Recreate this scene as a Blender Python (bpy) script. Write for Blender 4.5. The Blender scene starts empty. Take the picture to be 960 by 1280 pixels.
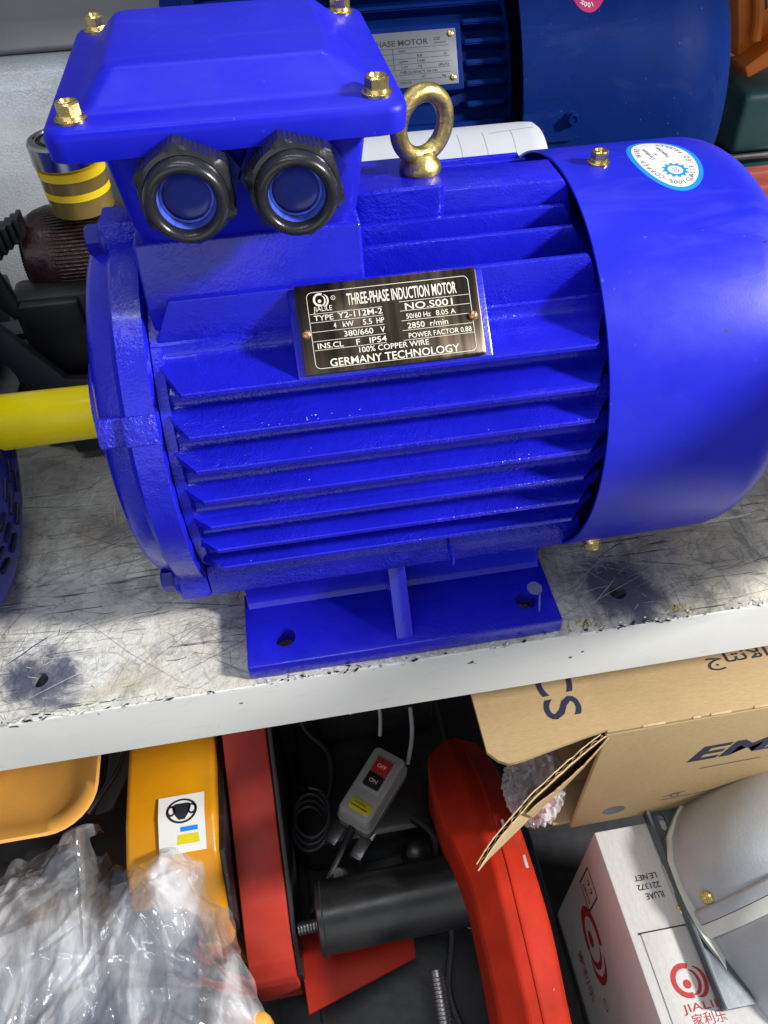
import bpy, bmesh, math, random
from mathutils import Vector, Matrix, noise

SC = bpy.context.scene
COL = SC.collection
S = 0.001                                   # every length below is written in millimetres
PI = math.pi

# ------------------------------------------------------------------ camera
cam = bpy.data.cameras.new("camera")
cam_o = bpy.data.objects.new("camera", cam)
COL.objects.link(cam_o)
cam.sensor_fit = 'VERTICAL'
cam.sensor_height = 36.0
cam.lens = 964.3 / 1280 * 36.0
cam.clip_start = 0.01
cam.clip_end = 60
yaw, pit, rol = 0.1379, -0.8185, -0.0374
F = Vector((math.sin(yaw) * math.cos(pit), math.cos(yaw) * math.cos(pit), math.sin(pit)))
R0 = Vector((math.cos(yaw), -math.sin(yaw), 0))
U0 = R0.cross(F)
Rv = math.cos(rol) * R0 + math.sin(rol) * U0
Uv = -math.sin(rol) * R0 + math.cos(rol) * U0
M = Matrix((Rv, Uv, -F)).transposed().to_4x4()
M.translation = Vector((-46.1, -346.9, 375.2)) * S
cam_o.matrix_world = M
SC.camera = cam_o

# ------------------------------------------------------------------ light
w = bpy.data.worlds.new("World")
SC.world = w
w.use_nodes = True
w.node_tree.nodes["Background"].inputs[0].default_value = (0.78, 0.86, 1.0, 1)
w.node_tree.nodes["Background"].inputs[1].default_value = 0.30


def area(name, loc, target, sx, sy, power, col=(1, 1, 1), shape='RECTANGLE'):
    l = bpy.data.lights.new(name, 'AREA')
    l.shape = shape
    l.size = sx
    l.size_y = sy
    l.energy = power
    l.color = col
    o = bpy.data.objects.new(name, l)
    COL.objects.link(o)
    o.location = loc
    d = Vector(target) - Vector(loc)
    o.rotation_euler = d.to_track_quat('-Z', 'Y').to_euler()
    return o


KEY = Vector((1.45, -0.62, 1.0)).normalized()
area("key_lamp", KEY * 2.3, (0, 0, 0.05), 0.28, 0.28, 78, (1.0, 0.985, 0.95), 'DISK')
area("ceiling_tube", (-0.25, -0.35, 2.1), (-0.05, 0.0, 0), 1.4, 0.06, 7.5, (0.90, 0.95, 1.0))
area("ceiling_tube", (0.15, 0.75, 2.2), (0.0, 0.1, 0), 1.4, 0.06, 9.0, (0.90, 0.95, 1.0))
area("front_fill", (-1.1, -2.2, 1.0), (0, 0, 0.0), 2.8, 2.0, 13.5, (0.92, 0.96, 1.0))  # soft fill lamp added in front; no window known there

SC.view_settings.view_transform = 'Standard'
SC.view_settings.look = 'None'
SC.view_settings.exposure = 0.12
SC.view_settings.gamma = 1.0


# ------------------------------------------------------------------ materials
def mat_new(name):
    m = bpy.data.materials.new(name)
    m.use_nodes = True
    nt = m.node_tree
    return m, nt, nt.nodes["Principled BSDF"]


def N(nt, kind, **kw):
    n = nt.nodes.new(kind)
    for k, v in kw.items():
        if k.startswith('i_'):
            key = k[2:]
            key = int(key) if key.isdigit() else key.replace('_', ' ')
            n.inputs[key].default_value = v
        else:
            setattr(n, k, v)
    return n


def coords(nt, sx=1, sy=1, sz=1, rot=(0, 0, 0), loc=(0, 0, 0)):
    tc = N(nt, 'ShaderNodeTexCoord')
    mp = N(nt, 'ShaderNodeMapping')
    mp.inputs['Scale'].default_value = (sx, sy, sz)
    mp.inputs['Rotation'].default_value = rot
    mp.inputs['Location'].default_value = loc
    nt.links.new(tc.outputs['Object'], mp.inputs['Vector'])
    return mp.outputs['Vector']


def tex_noise(nt, vec, scale, detail=4, rough=0.55, dist=0.0):
    n = N(nt, 'ShaderNodeTexNoise')
    n.inputs['Scale'].default_value = scale
    n.inputs['Detail'].default_value = detail
    n.inputs['Roughness'].default_value = rough
    n.inputs['Distortion'].default_value = dist
    nt.links.new(vec, n.inputs['Vector'])
    return n.outputs['Fac']


def ramp(nt, fac, stops, interp='LINEAR'):
    r = N(nt, 'ShaderNodeValToRGB')
    r.color_ramp.interpolation = interp
    el = r.color_ramp.elements
    while len(el) < len(stops):
        el.new(0.5)
    for e, (p, c) in zip(el, stops):
        e.position = p
        e.color = (c, c, c, 1) if isinstance(c, (int, float)) else (*c, 1)
    nt.links.new(fac, r.inputs['Fac'])
    return r.outputs['Color']


def mix(nt, fac, a, b, mode='MIX'):
    m = N(nt, 'ShaderNodeMix', data_type='RGBA', blend_type=mode)
    for sock, v in ((m.inputs[0], fac), (m.inputs[6], a), (m.inputs[7], b)):
        if hasattr(v, 'links') or hasattr(v, 'is_linked'):
            nt.links.new(v, sock)
        elif isinstance(v, (int, float)):
            sock.default_value = v if sock.type == 'VALUE' else (v, v, v, 1)
        else:
            sock.default_value = (*v, 1)
    return m.outputs[2]


def math_n(nt, op, a, b=0.0, c=None, clamp=False):
    m = N(nt, 'ShaderNodeMath', operation=op, use_clamp=clamp)
    for k, v in enumerate((a, b) if c is None else (a, b, c)):
        if isinstance(v, (int, float)):
            m.inputs[k].default_value = v
        else:
            nt.links.new(v, m.inputs[k])
    return m.outputs[0]


def bump(nt, bsdf, height, strength=0.3, dist=0.001, prev=None):
    b = N(nt, 'ShaderNodeBump')
    b.inputs['Strength'].default_value = strength
    b.inputs['Distance'].default_value = dist
    nt.links.new(height, b.inputs['Height'])
    if prev is not None:
        nt.links.new(prev, b.inputs['Normal'])
    nt.links.new(b.outputs['Normal'], bsdf.inputs['Normal'])
    return b.outputs['Normal']


def simple(name, col, rough=0.5, metal=0.0, bs=0.0, bscale=400, var=0.12, coat=0.0, vscale=40, spec=0.5, rvar=0.1):
    """plain painted / plastic / metal surface with slight colour, gloss and relief variation"""
    m, nt, b = mat_new(name)
    v = coords(nt)
    n1 = tex_noise(nt, v, vscale, 5)
    c = mix(nt, ramp(nt, n1, [(0.3, 0.0), (0.7, 1.0)]), tuple(x * (1 - var) for x in col), tuple(min(1, x * (1 + var)) for x in col))
    nt.links.new(c, b.inputs['Base Color'])
    r = math_n(nt, 'MULTIPLY_ADD', tex_noise(nt, v, vscale * 2.3, 4), rvar * 2, max(0.02, rough - rvar))
    nt.links.new(r, b.inputs['Roughness'])
    b.inputs['Metallic'].default_value = metal
    b.inputs['Specular IOR Level'].default_value = spec
    b.inputs['Coat Weight'].default_value = coat
    b.inputs['Coat Roughness'].default_value = 0.12
    if bs:
        bump(nt, b, tex_noise(nt, v, bscale, 3), bs, 0.0006)
    return m


def cast_paint(name, col, lump=0.5, rough=0.3, amt=1.0):
    """thick glossy enamel on sand-cast iron: pimples, orange peel and a few bare chips"""
    m, nt, b = mat_new(name)
    v = coords(nt)
    big = tex_noise(nt, v, 260, 3, 0.6)
    fine = tex_noise(nt, v, 900, 2, 0.5)
    patch = ramp(nt, tex_noise(nt, v, 22, 3), [(0.40, 0.25), (0.62, 1.0)])
    h = mix(nt, 0.35, big, fine)
    h2 = math_n(nt, 'MULTIPLY', h, patch)
    c = mix(nt, ramp(nt, tex_noise(nt, v, 30, 5), [(0.3, 0.0), (0.7, 1.0)]), tuple(x * 0.88 for x in col), tuple(min(1, x * 1.1) for x in col))
    chip = ramp(nt, tex_noise(nt, v, 420, 3, 0.7), [(0.755, 0.0), (0.775, 1.0)])
    area_ = ramp(nt, tex_noise(nt, coords(nt, loc=(0.013, 0.02, 0.007)), 28, 2), [(0.60, 0.0), (0.66, 1.0)])
    c = mix(nt, math_n(nt, 'MULTIPLY', chip, area_), c, (0.55, 0.56, 0.60))
    nt.links.new(c, b.inputs['Base Color'])
    nt.links.new(math_n(nt, 'MULTIPLY_ADD', tex_noise(nt, v, 60, 4), 0.24, rough - 0.10), b.inputs['Roughness'])
    b.inputs['Specular IOR Level'].default_value = 0.5
    b.inputs['Coat Weight'].default_value = 0.15
    b.inputs['Coat Roughness'].default_value = 0.10
    bump(nt, b, h2, lump, 0.0015 * amt)
    return m


BLUE = (0.010, 0.012, 0.53)
M_CAST = cast_paint("blue cast enamel", BLUE, 0.8, 0.24)
M_FOOT = cast_paint("blue smooth casting", BLUE, 0.3, 0.26)
M_ROUGHCAST = cast_paint("blue rough casting", (0.013, 0.015, 0.54), 1.0, 0.33, 1.9)
def add_grime(m, amt=0.05, scale=9, dust=(0.30, 0.31, 0.40)):
    """thin uneven dust, wiped smears and duller patches over a painted material"""
    nt = m.node_tree
    b = nt.nodes['Principled BSDF']
    v = coords(nt)
    patch = ramp(nt, tex_noise(nt, coords(nt, 1, 1, 1, loc=(.3, .1, .7)), scale, 7, 0.68, 0.6), [(0.45, 0.0), (0.72, 1.0)])
    smear = ramp(nt, tex_noise(nt, coords(nt, 14, 70, 30, rot=(0, .3, .5)), 1.0, 4, 0.6, 0.8), [(0.55, 0.0), (0.68, 1.0)])
    spot = ramp(nt, tex_noise(nt, v, 330, 2, 0.5), [(0.735, 0.0), (0.76, 1.0)])
    f = math_n(nt, 'MULTIPLY', math_n(nt, 'MULTIPLY_ADD', smear, 0.8, patch), amt)
    f = math_n(nt, 'MULTIPLY_ADD', spot, 0.16, f, clamp=True)
    old = b.inputs['Base Color'].links[0].from_socket
    nt.links.new(mix(nt, f, old, dust), b.inputs['Base Color'])
    oldr = b.inputs['Roughness'].links[0].from_socket
    nt.links.new(math_n(nt, 'MULTIPLY_ADD', math_n(nt, 'ADD', smear, patch), 0.09, oldr), b.inputs['Roughness'])
    return m


M_LID = simple("blue lid enamel", (0.005, 0.007, 0.54), 0.36, bs=0.06, bscale=500, var=0.04, spec=0.24)
M_COWL = simple("blue satin sheet enamel", (0.010, 0.016, 0.54), 0.33, bs=0.03, bscale=900, var=0.05, spec=0.36, rvar=0.06)
M_NAVY = simple("navy satin enamel", (0.001, 0.013, 0.100), 0.5, bs=0.08, bscale=500, var=0.10, spec=0.03)
M_NAVYC = simple("navy cast enamel", (0.001, 0.015, 0.120), 0.55, bs=0.4, bscale=300, var=0.12, spec=0.04)
M_LBLUE = simple("deep blue enamel", (0.008, 0.009, 0.34), 0.36, bs=0.05, var=0.06)
for m_, a_ in ((M_LID, .035), (M_COWL, .03), (M_NAVY, .02)):
    add_grime(m_, a_)
M_BLACKHOLE = simple("dark cavity", (0.004, 0.004, 0.012), 0.6)
M_SLOT = simple("vent slot dark", (0.003, 0.003, 0.02), 0.5)
M_ZINC = simple("olive passivated forging", (0.50, 0.39, 0.14), 0.40, 1.0, bs=0.5, bscale=600, var=0.45, vscale=120)
M_BRASS = simple("yellow passivated steel", (0.80, 0.60, 0.22), 0.24, 1.0, bs=0.15, bscale=900, var=0.2, vscale=150)
M_YELLOW = simple("yellow sleeve plastic", (0.95, 0.74, 0.0), 0.26, bs=0.03, var=0.05, spec=0.3)
M_GLAND = simple("charcoal nylon", (0.016, 0.016, 0.019), 0.24, bs=0.12, bscale=700, var=0.1)
M_PLUG = simple("blue gland insert", (0.008, 0.022, 0.30), 0.22, var=0.2, vscale=200)
M_PLUGLITE = simple("overspray ring", (0.07, 0.12, 0.62), 0.3, bs=0.6, bscale=700, var=0.4, vscale=300)
M_COPPER = simple("copper rivet", (0.72, 0.36, 0.20), 0.3, 0.9, bs=0.2, var=0.15)
M_PALE = simple("pale plate lettering", (0.86, 0.80, 0.66), 0.45, 0.0, var=0.02)
M_INK = simple("dark ink", (0.012, 0.013, 0.02), 0.6)
M_NAVYINK = simple("navy print", (0.016, 0.018, 0.055), 0.7)
M_REDINK = simple("red print", (0.42, 0.02, 0.025), 0.6)
M_WHITELAB = simple("white label", (0.80, 0.79, 0.75), 0.4, var=0.03)
M_SKYBLUE = simple("sky blue print", (0.01, 0.24, 0.85), 0.4, var=0.03)
M_PINK = simple("magenta label", (0.36, 0.012, 0.10), 0.4, var=0.05)
M_PAPER = simple("white paper", (0.46, 0.475, 0.51), 0.7, bs=0.1, bscale=60, var=0.03)
M_GREYLINE = simple("grey printed line", (0.36, 0.38, 0.42), 0.7)
M_PLATEGREY = simple("dull aluminium plate", (0.11, 0.115, 0.135), 0.5, 0.3, bs=0.05, var=0.08)
M_STEEL = simple("bright steel", (0.62, 0.62, 0.63), 0.18, 1.0, bs=0.05, var=0.1)
M_DSTEEL = simple("dull steel", (0.30, 0.30, 0.30), 0.36, 0.9, bs=0.2, var=0.2)
M_RUBBER = simple("black rubber", (0.010, 0.010, 0.011), 0.5, bs=0.1)
M_BLACKP = simple("black gloss paint", (0.012, 0.012, 0.013), 0.30, bs=0.12, bscale=200, var=0.2)
M_DARK = simple("dark oily metal", (0.020, 0.021, 0.025), 0.45, bs=0.5, bscale=120, var=0.4)
M_RED = simple("red-orange paint", (0.42, 0.020, 0.006), 0.5, bs=0.15, bscale=350, var=0.12, spec=0.25)
M_GUARD = simple("worn red-orange sheet paint", (0.40, 0.020, 0.006), 0.58, bs=0.25, bscale=220, var=0.22, spec=0.12, vscale=24)
M_DRED = simple("brick red paint", (0.42, 0.030, 0.016), 0.42, bs=0.12, bscale=300, var=0.10, spec=0.3)
M_ORANGE = simple("orange plastic", (0.95, 0.46, 0.09), 0.28, bs=0.04, var=0.05)
M_TOOL = simple("dull orange casting", (0.62, 0.16, 0.012), 0.42, bs=0.2, var=0.1)
M_TEAL = simple("teal plastic", (0.010, 0.055, 0.062), 0.42, bs=0.1, var=0.15)
M_OLDRED = simple("old red paint", (0.30, 0.055, 0.035), 0.5, bs=0.2, var=0.2)
M_AMBER = simple("amber enamel", (0.66, 0.27, 0.004), 0.24, bs=0.04, var=0.06)
M_PLASTGREY = simple("grey switch plastic", (0.42, 0.41, 0.39), 0.45, bs=0.08, var=0.06)
M_BUTRED = simple("red button", (0.50, 0.02, 0.02), 0.4)
M_BUTBLACK = simple("black button", (0.015, 0.015, 0.016), 0.4)
M_YELLAB = simple("yellow label", (0.72, 0.60, 0.01), 0.4)
M_CABLE = simple("grey cable", (0.36, 0.36, 0.37), 0.5)
M_DCABLE = simple("dark cable", (0.022, 0.023, 0.027), 0.45)
M_SLATE = simple("slate blue paint", (0.07, 0.085, 0.14), 0.4, bs=0.1, var=0.1)
M_ANGLE = simple("grey angle steel", (0.075, 0.092, 0.11), 0.45, 0.2, bs=0.1, var=0.1)
M_ALU = simple("silver motor paint", (0.41, 0.425, 0.44), 0.36, 0.25, bs=0.25, bscale=500, var=0.10, vscale=25)
M_GASKET = simple("cream gasket", (0.62, 0.61, 0.55), 0.5, bs=0.2)
M_GREYLAB = simple("grey wear patch", (0.20, 0.20, 0.44), 0.5)
M_BEIGE = simple("kraft wrap", (0.52, 0.38, 0.20), 0.6, bs=0.5, bscale=60, var=0.15)
M_WIND = simple("varnished winding", (0.022, 0.007, 0.006), 0.3, bs=0.6, bscale=300, var=0.4, vscale=120)
M_TAPEY = simple("yellow tape edge", (0.80, 0.55, 0.01), 0.38, var=0.05)
M_TAPE = simple("smoky amber tape", (0.16, 0.115, 0.03), 0.14, bs=0.05, var=0.15, coat=0.6)
for m_, a_, d_ in ((M_GUARD, .08, (.14, .08, .06)), (M_DRED, .08, (.22, .17, .15)), (M_AMBER, .06, (.35, .25, .12)), (M_BLACKP, .10, (.12, .11, .10)), (M_ALU, .10, (.22, .21, .19)), (M_ORANGE, .04, (.6, .45, .3)), (M_PLASTGREY, .12, (.22, .20, .17))):
    add_grime(m_, a_, 14, d_)
M_FLOOR = simple("dark lower shelf", (0.030, 0.031, 0.036), 0.5, bs=0.4, bscale=60, var=0.4)
M_BACK = simple("dim back panel", (0.10, 0.10, 0.105), 0.6, var=0.1)


def kraft(name, col, flute_axis=0):
    m, nt, b = mat_new(name)
    v = coords(nt)
    fib = tex_noise(nt, coords(nt, 1 if flute_axis == 0 else 8, 8 if flute_axis == 0 else 1, 4), 220, 4)
    st = tex_noise(nt, v, 14, 4)
    c = mix(nt, ramp(nt, fib, [(0.3, 0.0), (0.7, 1.0)]), tuple(x * 0.88 for x in col), tuple(min(1, x * 1.08) for x in col))
    c = mix(nt, ramp(nt, st, [(0.55, 0.0), (0.75, 0.35)]), c, tuple(x * 0.72 for x in col))
    nt.links.new(c, b.inputs['Base Color'])
    b.inputs['Roughness'].default_value = 0.72
    b.inputs['Specular IOR Level'].default_value = 0.3
    wv = N(nt, 'ShaderNodeTexWave', wave_type='BANDS', bands_direction='X' if flute_axis else 'Y')
    wv.inputs['Scale'].default_value = 55
    wv.inputs['Distortion'].default_value = 0.6
    nt.links.new(v, wv.inputs['Vector'])
    h = mix(nt, 0.5, wv.outputs['Fac'], fib)
    bump(nt, b, h, 0.14, 0.0006)
    return m


M_KRAFT = kraft("kraft cardboard", (0.47, 0.325, 0.165))
M_KRAFTIN = kraft("kraft cut edge", (0.60, 0.44, 0.24))
M_CARTON = kraft("white carton", (0.60, 0.585, 0.57), 1)


def hammertone():
    m, nt, b = mat_new("grey hammertone")
    v = coords(nt)
    vo = N(nt, 'ShaderNodeTexVoronoi', feature='SMOOTH_F1')
    vo.inputs['Scale'].default_value = 800
    nt.links.new(v, vo.inputs['Vector'])
    n1 = tex_noise(nt, v, 9, 4)
    c = mix(nt, ramp(nt, n1, [(0.35, 0.0), (0.7, 1.0)]), (0.27, 0.285, 0.30), (0.40, 0.42, 0.44))
    worn = ramp(nt, tex_noise(nt, coords(nt, 0.7, 2, 2), 16, 5, 0.6), [(0.60, 0.0), (0.63, 1.0)])
    c = mix(nt, math_n(nt, 'MULTIPLY', worn, 0.5), c, (0.36, 0.40, 0.45))
    spk = ramp(nt, vo.outputs['Distance'], [(0.15, 1.0), (0.55, 0.0)])
    c = mix(nt, math_n(nt, 'MULTIPLY', spk, 0.40), c, (0.50, 0.52, 0.54))
    nt.links.new(c, b.inputs['Base Color'])
    b.inputs['Metallic'].default_value = 0.12
    b.inputs['Roughness'].default_value = 0.30
    bump(nt, b, vo.outputs['Distance'], 0.45, 0.0005)
    return m


M_HAMMER = hammertone()
M_GREYTOP = simple("smooth grey enamel", (0.13, 0.13, 0.135), 0.42, 0.1, bs=0.05, var=0.12, vscale=8)


def plate_metal():
    m, nt, b = mat_new("smoked brass plate")
    v = coords(nt, 1, 1, 1)
    st = tex_noise(nt, coords(nt, 160, 3, 3), 1.0, 4, 0.6)
    c = mix(nt, ramp(nt, st, [(0.35, 0.0), (0.68, 1.0)]), (0.030, 0.024, 0.019), (0.13, 0.095, 0.065))  # brown streaks put warm reflections into the base colour
    nt.links.new(c, b.inputs['Base Color'])
    b.inputs['Metallic'].default_value = 0.85
    nt.links.new(math_n(nt, 'MULTIPLY_ADD', st, 0.2, 0.2), b.inputs['Roughness'])
    return m


M_PLATE = plate_metal()


def shelf_paint(front=False):
    m, nt, b = mat_new("white lip paint" if front else "scraped white shelf paint")
    v = coords(nt)
    if front:
        n = tex_noise(nt, v, 9, 5)
        c = mix(nt, ramp(nt, n, [(0.35, 0.0), (0.7, 1.0)]), (0.72, 0.705, 0.66), (0.79, 0.78, 0.745))
        sp = ramp(nt, tex_noise(nt, coords(nt, 1, 1, 1.4), 75, 2, 0.5), [(0.755, 0.0), (0.765, 1.0)])
        c = mix(nt, sp, c, (0.10, 0.085, 0.06))
        sep = N(nt, 'ShaderNodeSeparateXYZ')
        nt.links.new(v, sep.inputs[0])
        top = math_n(nt, 'ADD', sep.outputs['Z'], math_n(nt, 'MULTIPLY', math_n(nt, 'SUBTRACT', tex_noise(nt, v, 140, 6, 0.7), 0.56), 0.030))
        edge = ramp(nt, math_n(nt, 'MULTIPLY_ADD', top, 200, 0.5), [(0.35, 0.0), (0.50, 1.0)])
        c = mix(nt, math_n(nt, 'MULTIPLY', edge, ramp(nt, tex_noise(nt, v, 60, 4), [(0.5, 0.0), (0.6, 0.9)])), c, (0.09, 0.085, 0.085))
        grime = ramp(nt, tex_noise(nt, coords(nt, 2, 2, 9), 22, 6, 0.7), [(0.58, 0.0), (0.74, 0.30)])
        c = mix(nt, grime, c, (0.40, 0.36, 0.28))
        nt.links.new(c, b.inputs['Base Color'])
        b.inputs['Roughness'].default_value = 0.38
        bump(nt, b, tex_noise(nt, v, 40, 4), 0.15, 0.001)
        return m
    # base coat, yellowing and greyed wear
    n_big = tex_noise(nt, v, 7, 6, 0.62)
    n_mid = tex_noise(nt, v, 34, 8, 0.68, 0.6)
    n_fine = tex_noise(nt, v, 170, 6, 0.7)
    c = mix(nt, ramp(nt, n_big, [(0.35, 0.0), (0.65, 1.0)]), (0.76, 0.745, 0.68), (0.68, 0.63, 0.48))
    sep = N(nt, 'ShaderNodeSeparateXYZ')
    nt.links.new(v, sep.inputs[0])
    X, Y = sep.outputs['X'], sep.outputs['Y']
    # greyer wear to the right; the rear part also paints in shade between motors
    wear_shade = math_n(nt, 'ADD', math_n(nt, 'MULTIPLY', X, 0.12), math_n(nt, 'MULTIPLY', Y, 0.45))
    wear = math_n(nt, 'ADD', n_mid, wear_shade)
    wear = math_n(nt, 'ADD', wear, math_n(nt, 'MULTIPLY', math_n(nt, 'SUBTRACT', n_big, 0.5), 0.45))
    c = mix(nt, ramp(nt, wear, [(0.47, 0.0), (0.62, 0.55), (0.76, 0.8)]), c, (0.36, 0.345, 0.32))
    c = mix(nt, ramp(nt, math_n(nt, 'ADD', n_fine, math_n(nt, 'MULTIPLY', wear_shade, 0.4)), [(0.60, 0.0), (0.70, 0.7)]), c, (0.11, 0.105, 0.11))
    mott = tex_noise(nt, v, 75, 10, 0.78, 0.8)
    c = mix(nt, ramp(nt, mott, [(0.49, 0.0), (0.61, 0.5), (0.72, 0.9)]), c, (0.24, 0.235, 0.225))
    stn = tex_noise(nt, coords(nt, 60, 9, 1, rot=(0, 0, 0.25)), 1.0, 6, 0.7, 0.5)
    right = ramp(nt, math_n(nt, 'ADD', X, math_n(nt, 'MULTIPLY', n_big, 0.25)), [(0.18, 0.15), (0.26, 1.0)])
    c = mix(nt, math_n(nt, 'MULTIPLY', ramp(nt, stn, [(0.52, 0.0), (0.64, 0.65)]), right), c, (0.17, 0.165, 0.155))
    tan = ramp(nt, tex_noise(nt, coords(nt, loc=(1.2, 4.4, 0)), 18, 6, 0.6), [(0.56, 0.0), (0.68, 0.5)])
    c = mix(nt, tan, c, (0.42, 0.34, 0.20))
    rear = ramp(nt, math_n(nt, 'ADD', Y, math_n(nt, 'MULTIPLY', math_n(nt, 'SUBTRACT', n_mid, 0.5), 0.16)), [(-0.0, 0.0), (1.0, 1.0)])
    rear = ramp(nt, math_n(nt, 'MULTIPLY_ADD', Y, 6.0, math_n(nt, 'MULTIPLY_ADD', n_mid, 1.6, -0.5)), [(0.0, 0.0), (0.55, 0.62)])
    c = mix(nt, rear, c, (0.20, 0.185, 0.165))  # paints the low light between the motors into the rear of the top
    vor = N(nt, 'ShaderNodeTexVoronoi', feature='DISTANCE_TO_EDGE')
    vor.inputs['Scale'].default_value = 95
    wv_ = N(nt, 'ShaderNodeVectorMath', operation='ADD')
    nt.links.new(v, wv_.inputs[0])
    nz = N(nt, 'ShaderNodeTexNoise')
    nz.inputs['Scale'].default_value = 60
    nz.inputs['Detail'].default_value = 6
    nt.links.new(v, nz.inputs['Vector'])
    sc_ = N(nt, 'ShaderNodeVectorMath', operation='SCALE')
    sc_.inputs['Scale'].default_value = 0.012
    nt.links.new(nz.outputs['Color'], sc_.inputs[0])
    nt.links.new(sc_.outputs[0], wv_.inputs[1])
    nt.links.new(wv_.outputs[0], vor.inputs['Vector'])
    crk = ramp(nt, vor.outputs['Distance'], [(0.0, 0.55), (0.07, 0.0)])
    crk = math_n(nt, 'MULTIPLY', crk, ramp(nt, tex_noise(nt, coords(nt, loc=(2.2, 0.4, 0)), 30, 5, 0.7), [(0.46, 0.0), (0.60, 1.0)]))
    c = mix(nt, crk, c, (0.16, 0.155, 0.15))
    # scratches in several directions
    hs = None
    for k, (ang, sc, lo) in enumerate(((0.18, 210, 0.66), (-0.55, 220, 0.67), (0.95, 200, 0.67), (1.45, 220, 0.67), (0.45, 160, 0.69), (-0.1, 240, 0.65))):
        sv = coords(nt, 9, sc, 1, rot=(0, 0, ang), loc=(k * 1.7, k * 3.1, 0))
        wob = tex_noise(nt, sv, 1.0, 3, 0.55, 0.35)
        f = ramp(nt, wob, [(lo, 0.0), (lo + 0.035, 1.0)])
        brk = ramp(nt, tex_noise(nt, coords(nt, 1, 1, 1, loc=(k, k * 2, 0)), 26, 3), [(0.44, 0.0), (0.58, 1.0)])
        f = math_n(nt, 'MULTIPLY', f, brk)
        light = (k in (4,))
        c = mix(nt, math_n(nt, 'MULTIPLY', f, 0.85), c, (0.82, 0.81, 0.78) if light else (0.075, 0.075, 0.085))
        hs = f if hs is None else math_n(nt, 'MAXIMUM', hs, f)
    # blue paint rubbed off from motors
    bl = ramp(nt, tex_noise(nt, coords(nt, 12, 70, 1, rot=(0, 0, 0.8)), 1.0, 4, 0.6), [(0.64, 0.0), (0.70, 1.0)])
    bl = math_n(nt, 'MULTIPLY', bl, ramp(nt, tex_noise(nt, coords(nt, loc=(3.3, 1.1, 0)), 15, 3), [(0.54, 0.0), (0.62, 0.8)]))
    c = mix(nt, bl, c, (0.035, 0.045, 0.20))
    # sooty marks round the fixing holes
    for hx, hy, rad in ((-0.2086, -0.0901, 0.026), (0.1294, -0.0905, 0.036)):
        d = N(nt, 'ShaderNodeVectorMath', operation='DISTANCE')
        nt.links.new(v, d.inputs[0])
        d.inputs[1].default_value = (hx, hy, 0)
        dd = math_n(nt, 'ADD', math_n(nt, 'DIVIDE', d.outputs['Value'], rad), math_n(nt, 'MULTIPLY', math_n(nt, 'SUBTRACT', n_mid, 0.5), 2.4))
        c = mix(nt, ramp(nt, dd, [(0.30, 0.92), (0.55, 0.8), (1.05, 0.0)]), c, (0.045, 0.050, 0.095))
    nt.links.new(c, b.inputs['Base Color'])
    nt.links.new(math_n(nt, 'MULTIPLY_ADD', n_mid, 0.35, 0.28), b.inputs['Roughness'])
    h = math_n(nt, 'SUBTRACT', math_n(nt, 'MULTIPLY', n_fine, 0.7), math_n(nt, 'MULTIPLY', hs, 0.7))
    h = math_n(nt, 'ADD', h, n_mid)
    bump(nt, b, h, 0.9, 0.0014)
    return m


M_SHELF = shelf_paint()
M_LIP = shelf_paint(True)


def film(name="clear film", white=0.34, tint=(0.93, 0.94, 0.97)):
    m = bpy.data.materials.new(name)
    m.use_nodes = True
    nt = m.node_tree
    nt.nodes.clear()
    out = N(nt, 'ShaderNodeOutputMaterial')
    tr = N(nt, 'ShaderNodeBsdfTransparent')
    tr.inputs[0].default_value = (0.93, 0.94, 0.96, 1)
    df = N(nt, 'ShaderNodeBsdfDiffuse')
    df.inputs[0].default_value = (*tint, 1)
    gl = N(nt, 'ShaderNodeBsdfGlossy')
    gl.inputs[0].default_value = (1, 1, 1, 1)
    gl.inputs[1].default_value = 0.10
    v = coords(nt)
    n1 = tex_noise(nt, coords(nt, 1.5, .6, 1, rot=(0, 0, .35)), 16, 5, 0.55, 0.6)
    f1 = N(nt, 'ShaderNodeMixShader')
    nt.links.new(ramp(nt, n1, [(0.36, white * 0.20), (0.50, white * 0.55), (0.66, white * 1.9)]), f1.inputs[0])
    nt.links.new(tr.outputs[0], f1.inputs[1])
    nt.links.new(df.outputs[0], f1.inputs[2])
    lw = N(nt, 'ShaderNodeLayerWeight')
    lw.inputs['Blend'].default_value = 0.28
    f2 = N(nt, 'ShaderNodeMixShader')
    nt.links.new(math_n(nt, 'MULTIPLY_ADD', lw.outputs['Fresnel'], 0.16, 0.07, clamp=True), f2.inputs[0])
    nt.links.new(f1.outputs[0], f2.inputs[1])
    nt.links.new(gl.outputs[0], f2.inputs[2])
    bp = N(nt, 'ShaderNodeBump')
    bp.inputs['Strength'].default_value = 0.25
    bp.inputs['Distance'].default_value = 0.0012
    nt.links.new(tex_noise(nt, coords(nt, 1.5, .5, 1, rot=(0, 0, .35)), 110, 3, 0.5, 0.8), bp.inputs['Height'])
    nt.links.new(bp.outputs[0], gl.inputs['Normal'])
    nt.links.new(bp.outputs[0], df.inputs['Normal'])
    nt.links.new(f2.outputs[0], out.inputs[0])
    return m


M_FILM = film()


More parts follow.
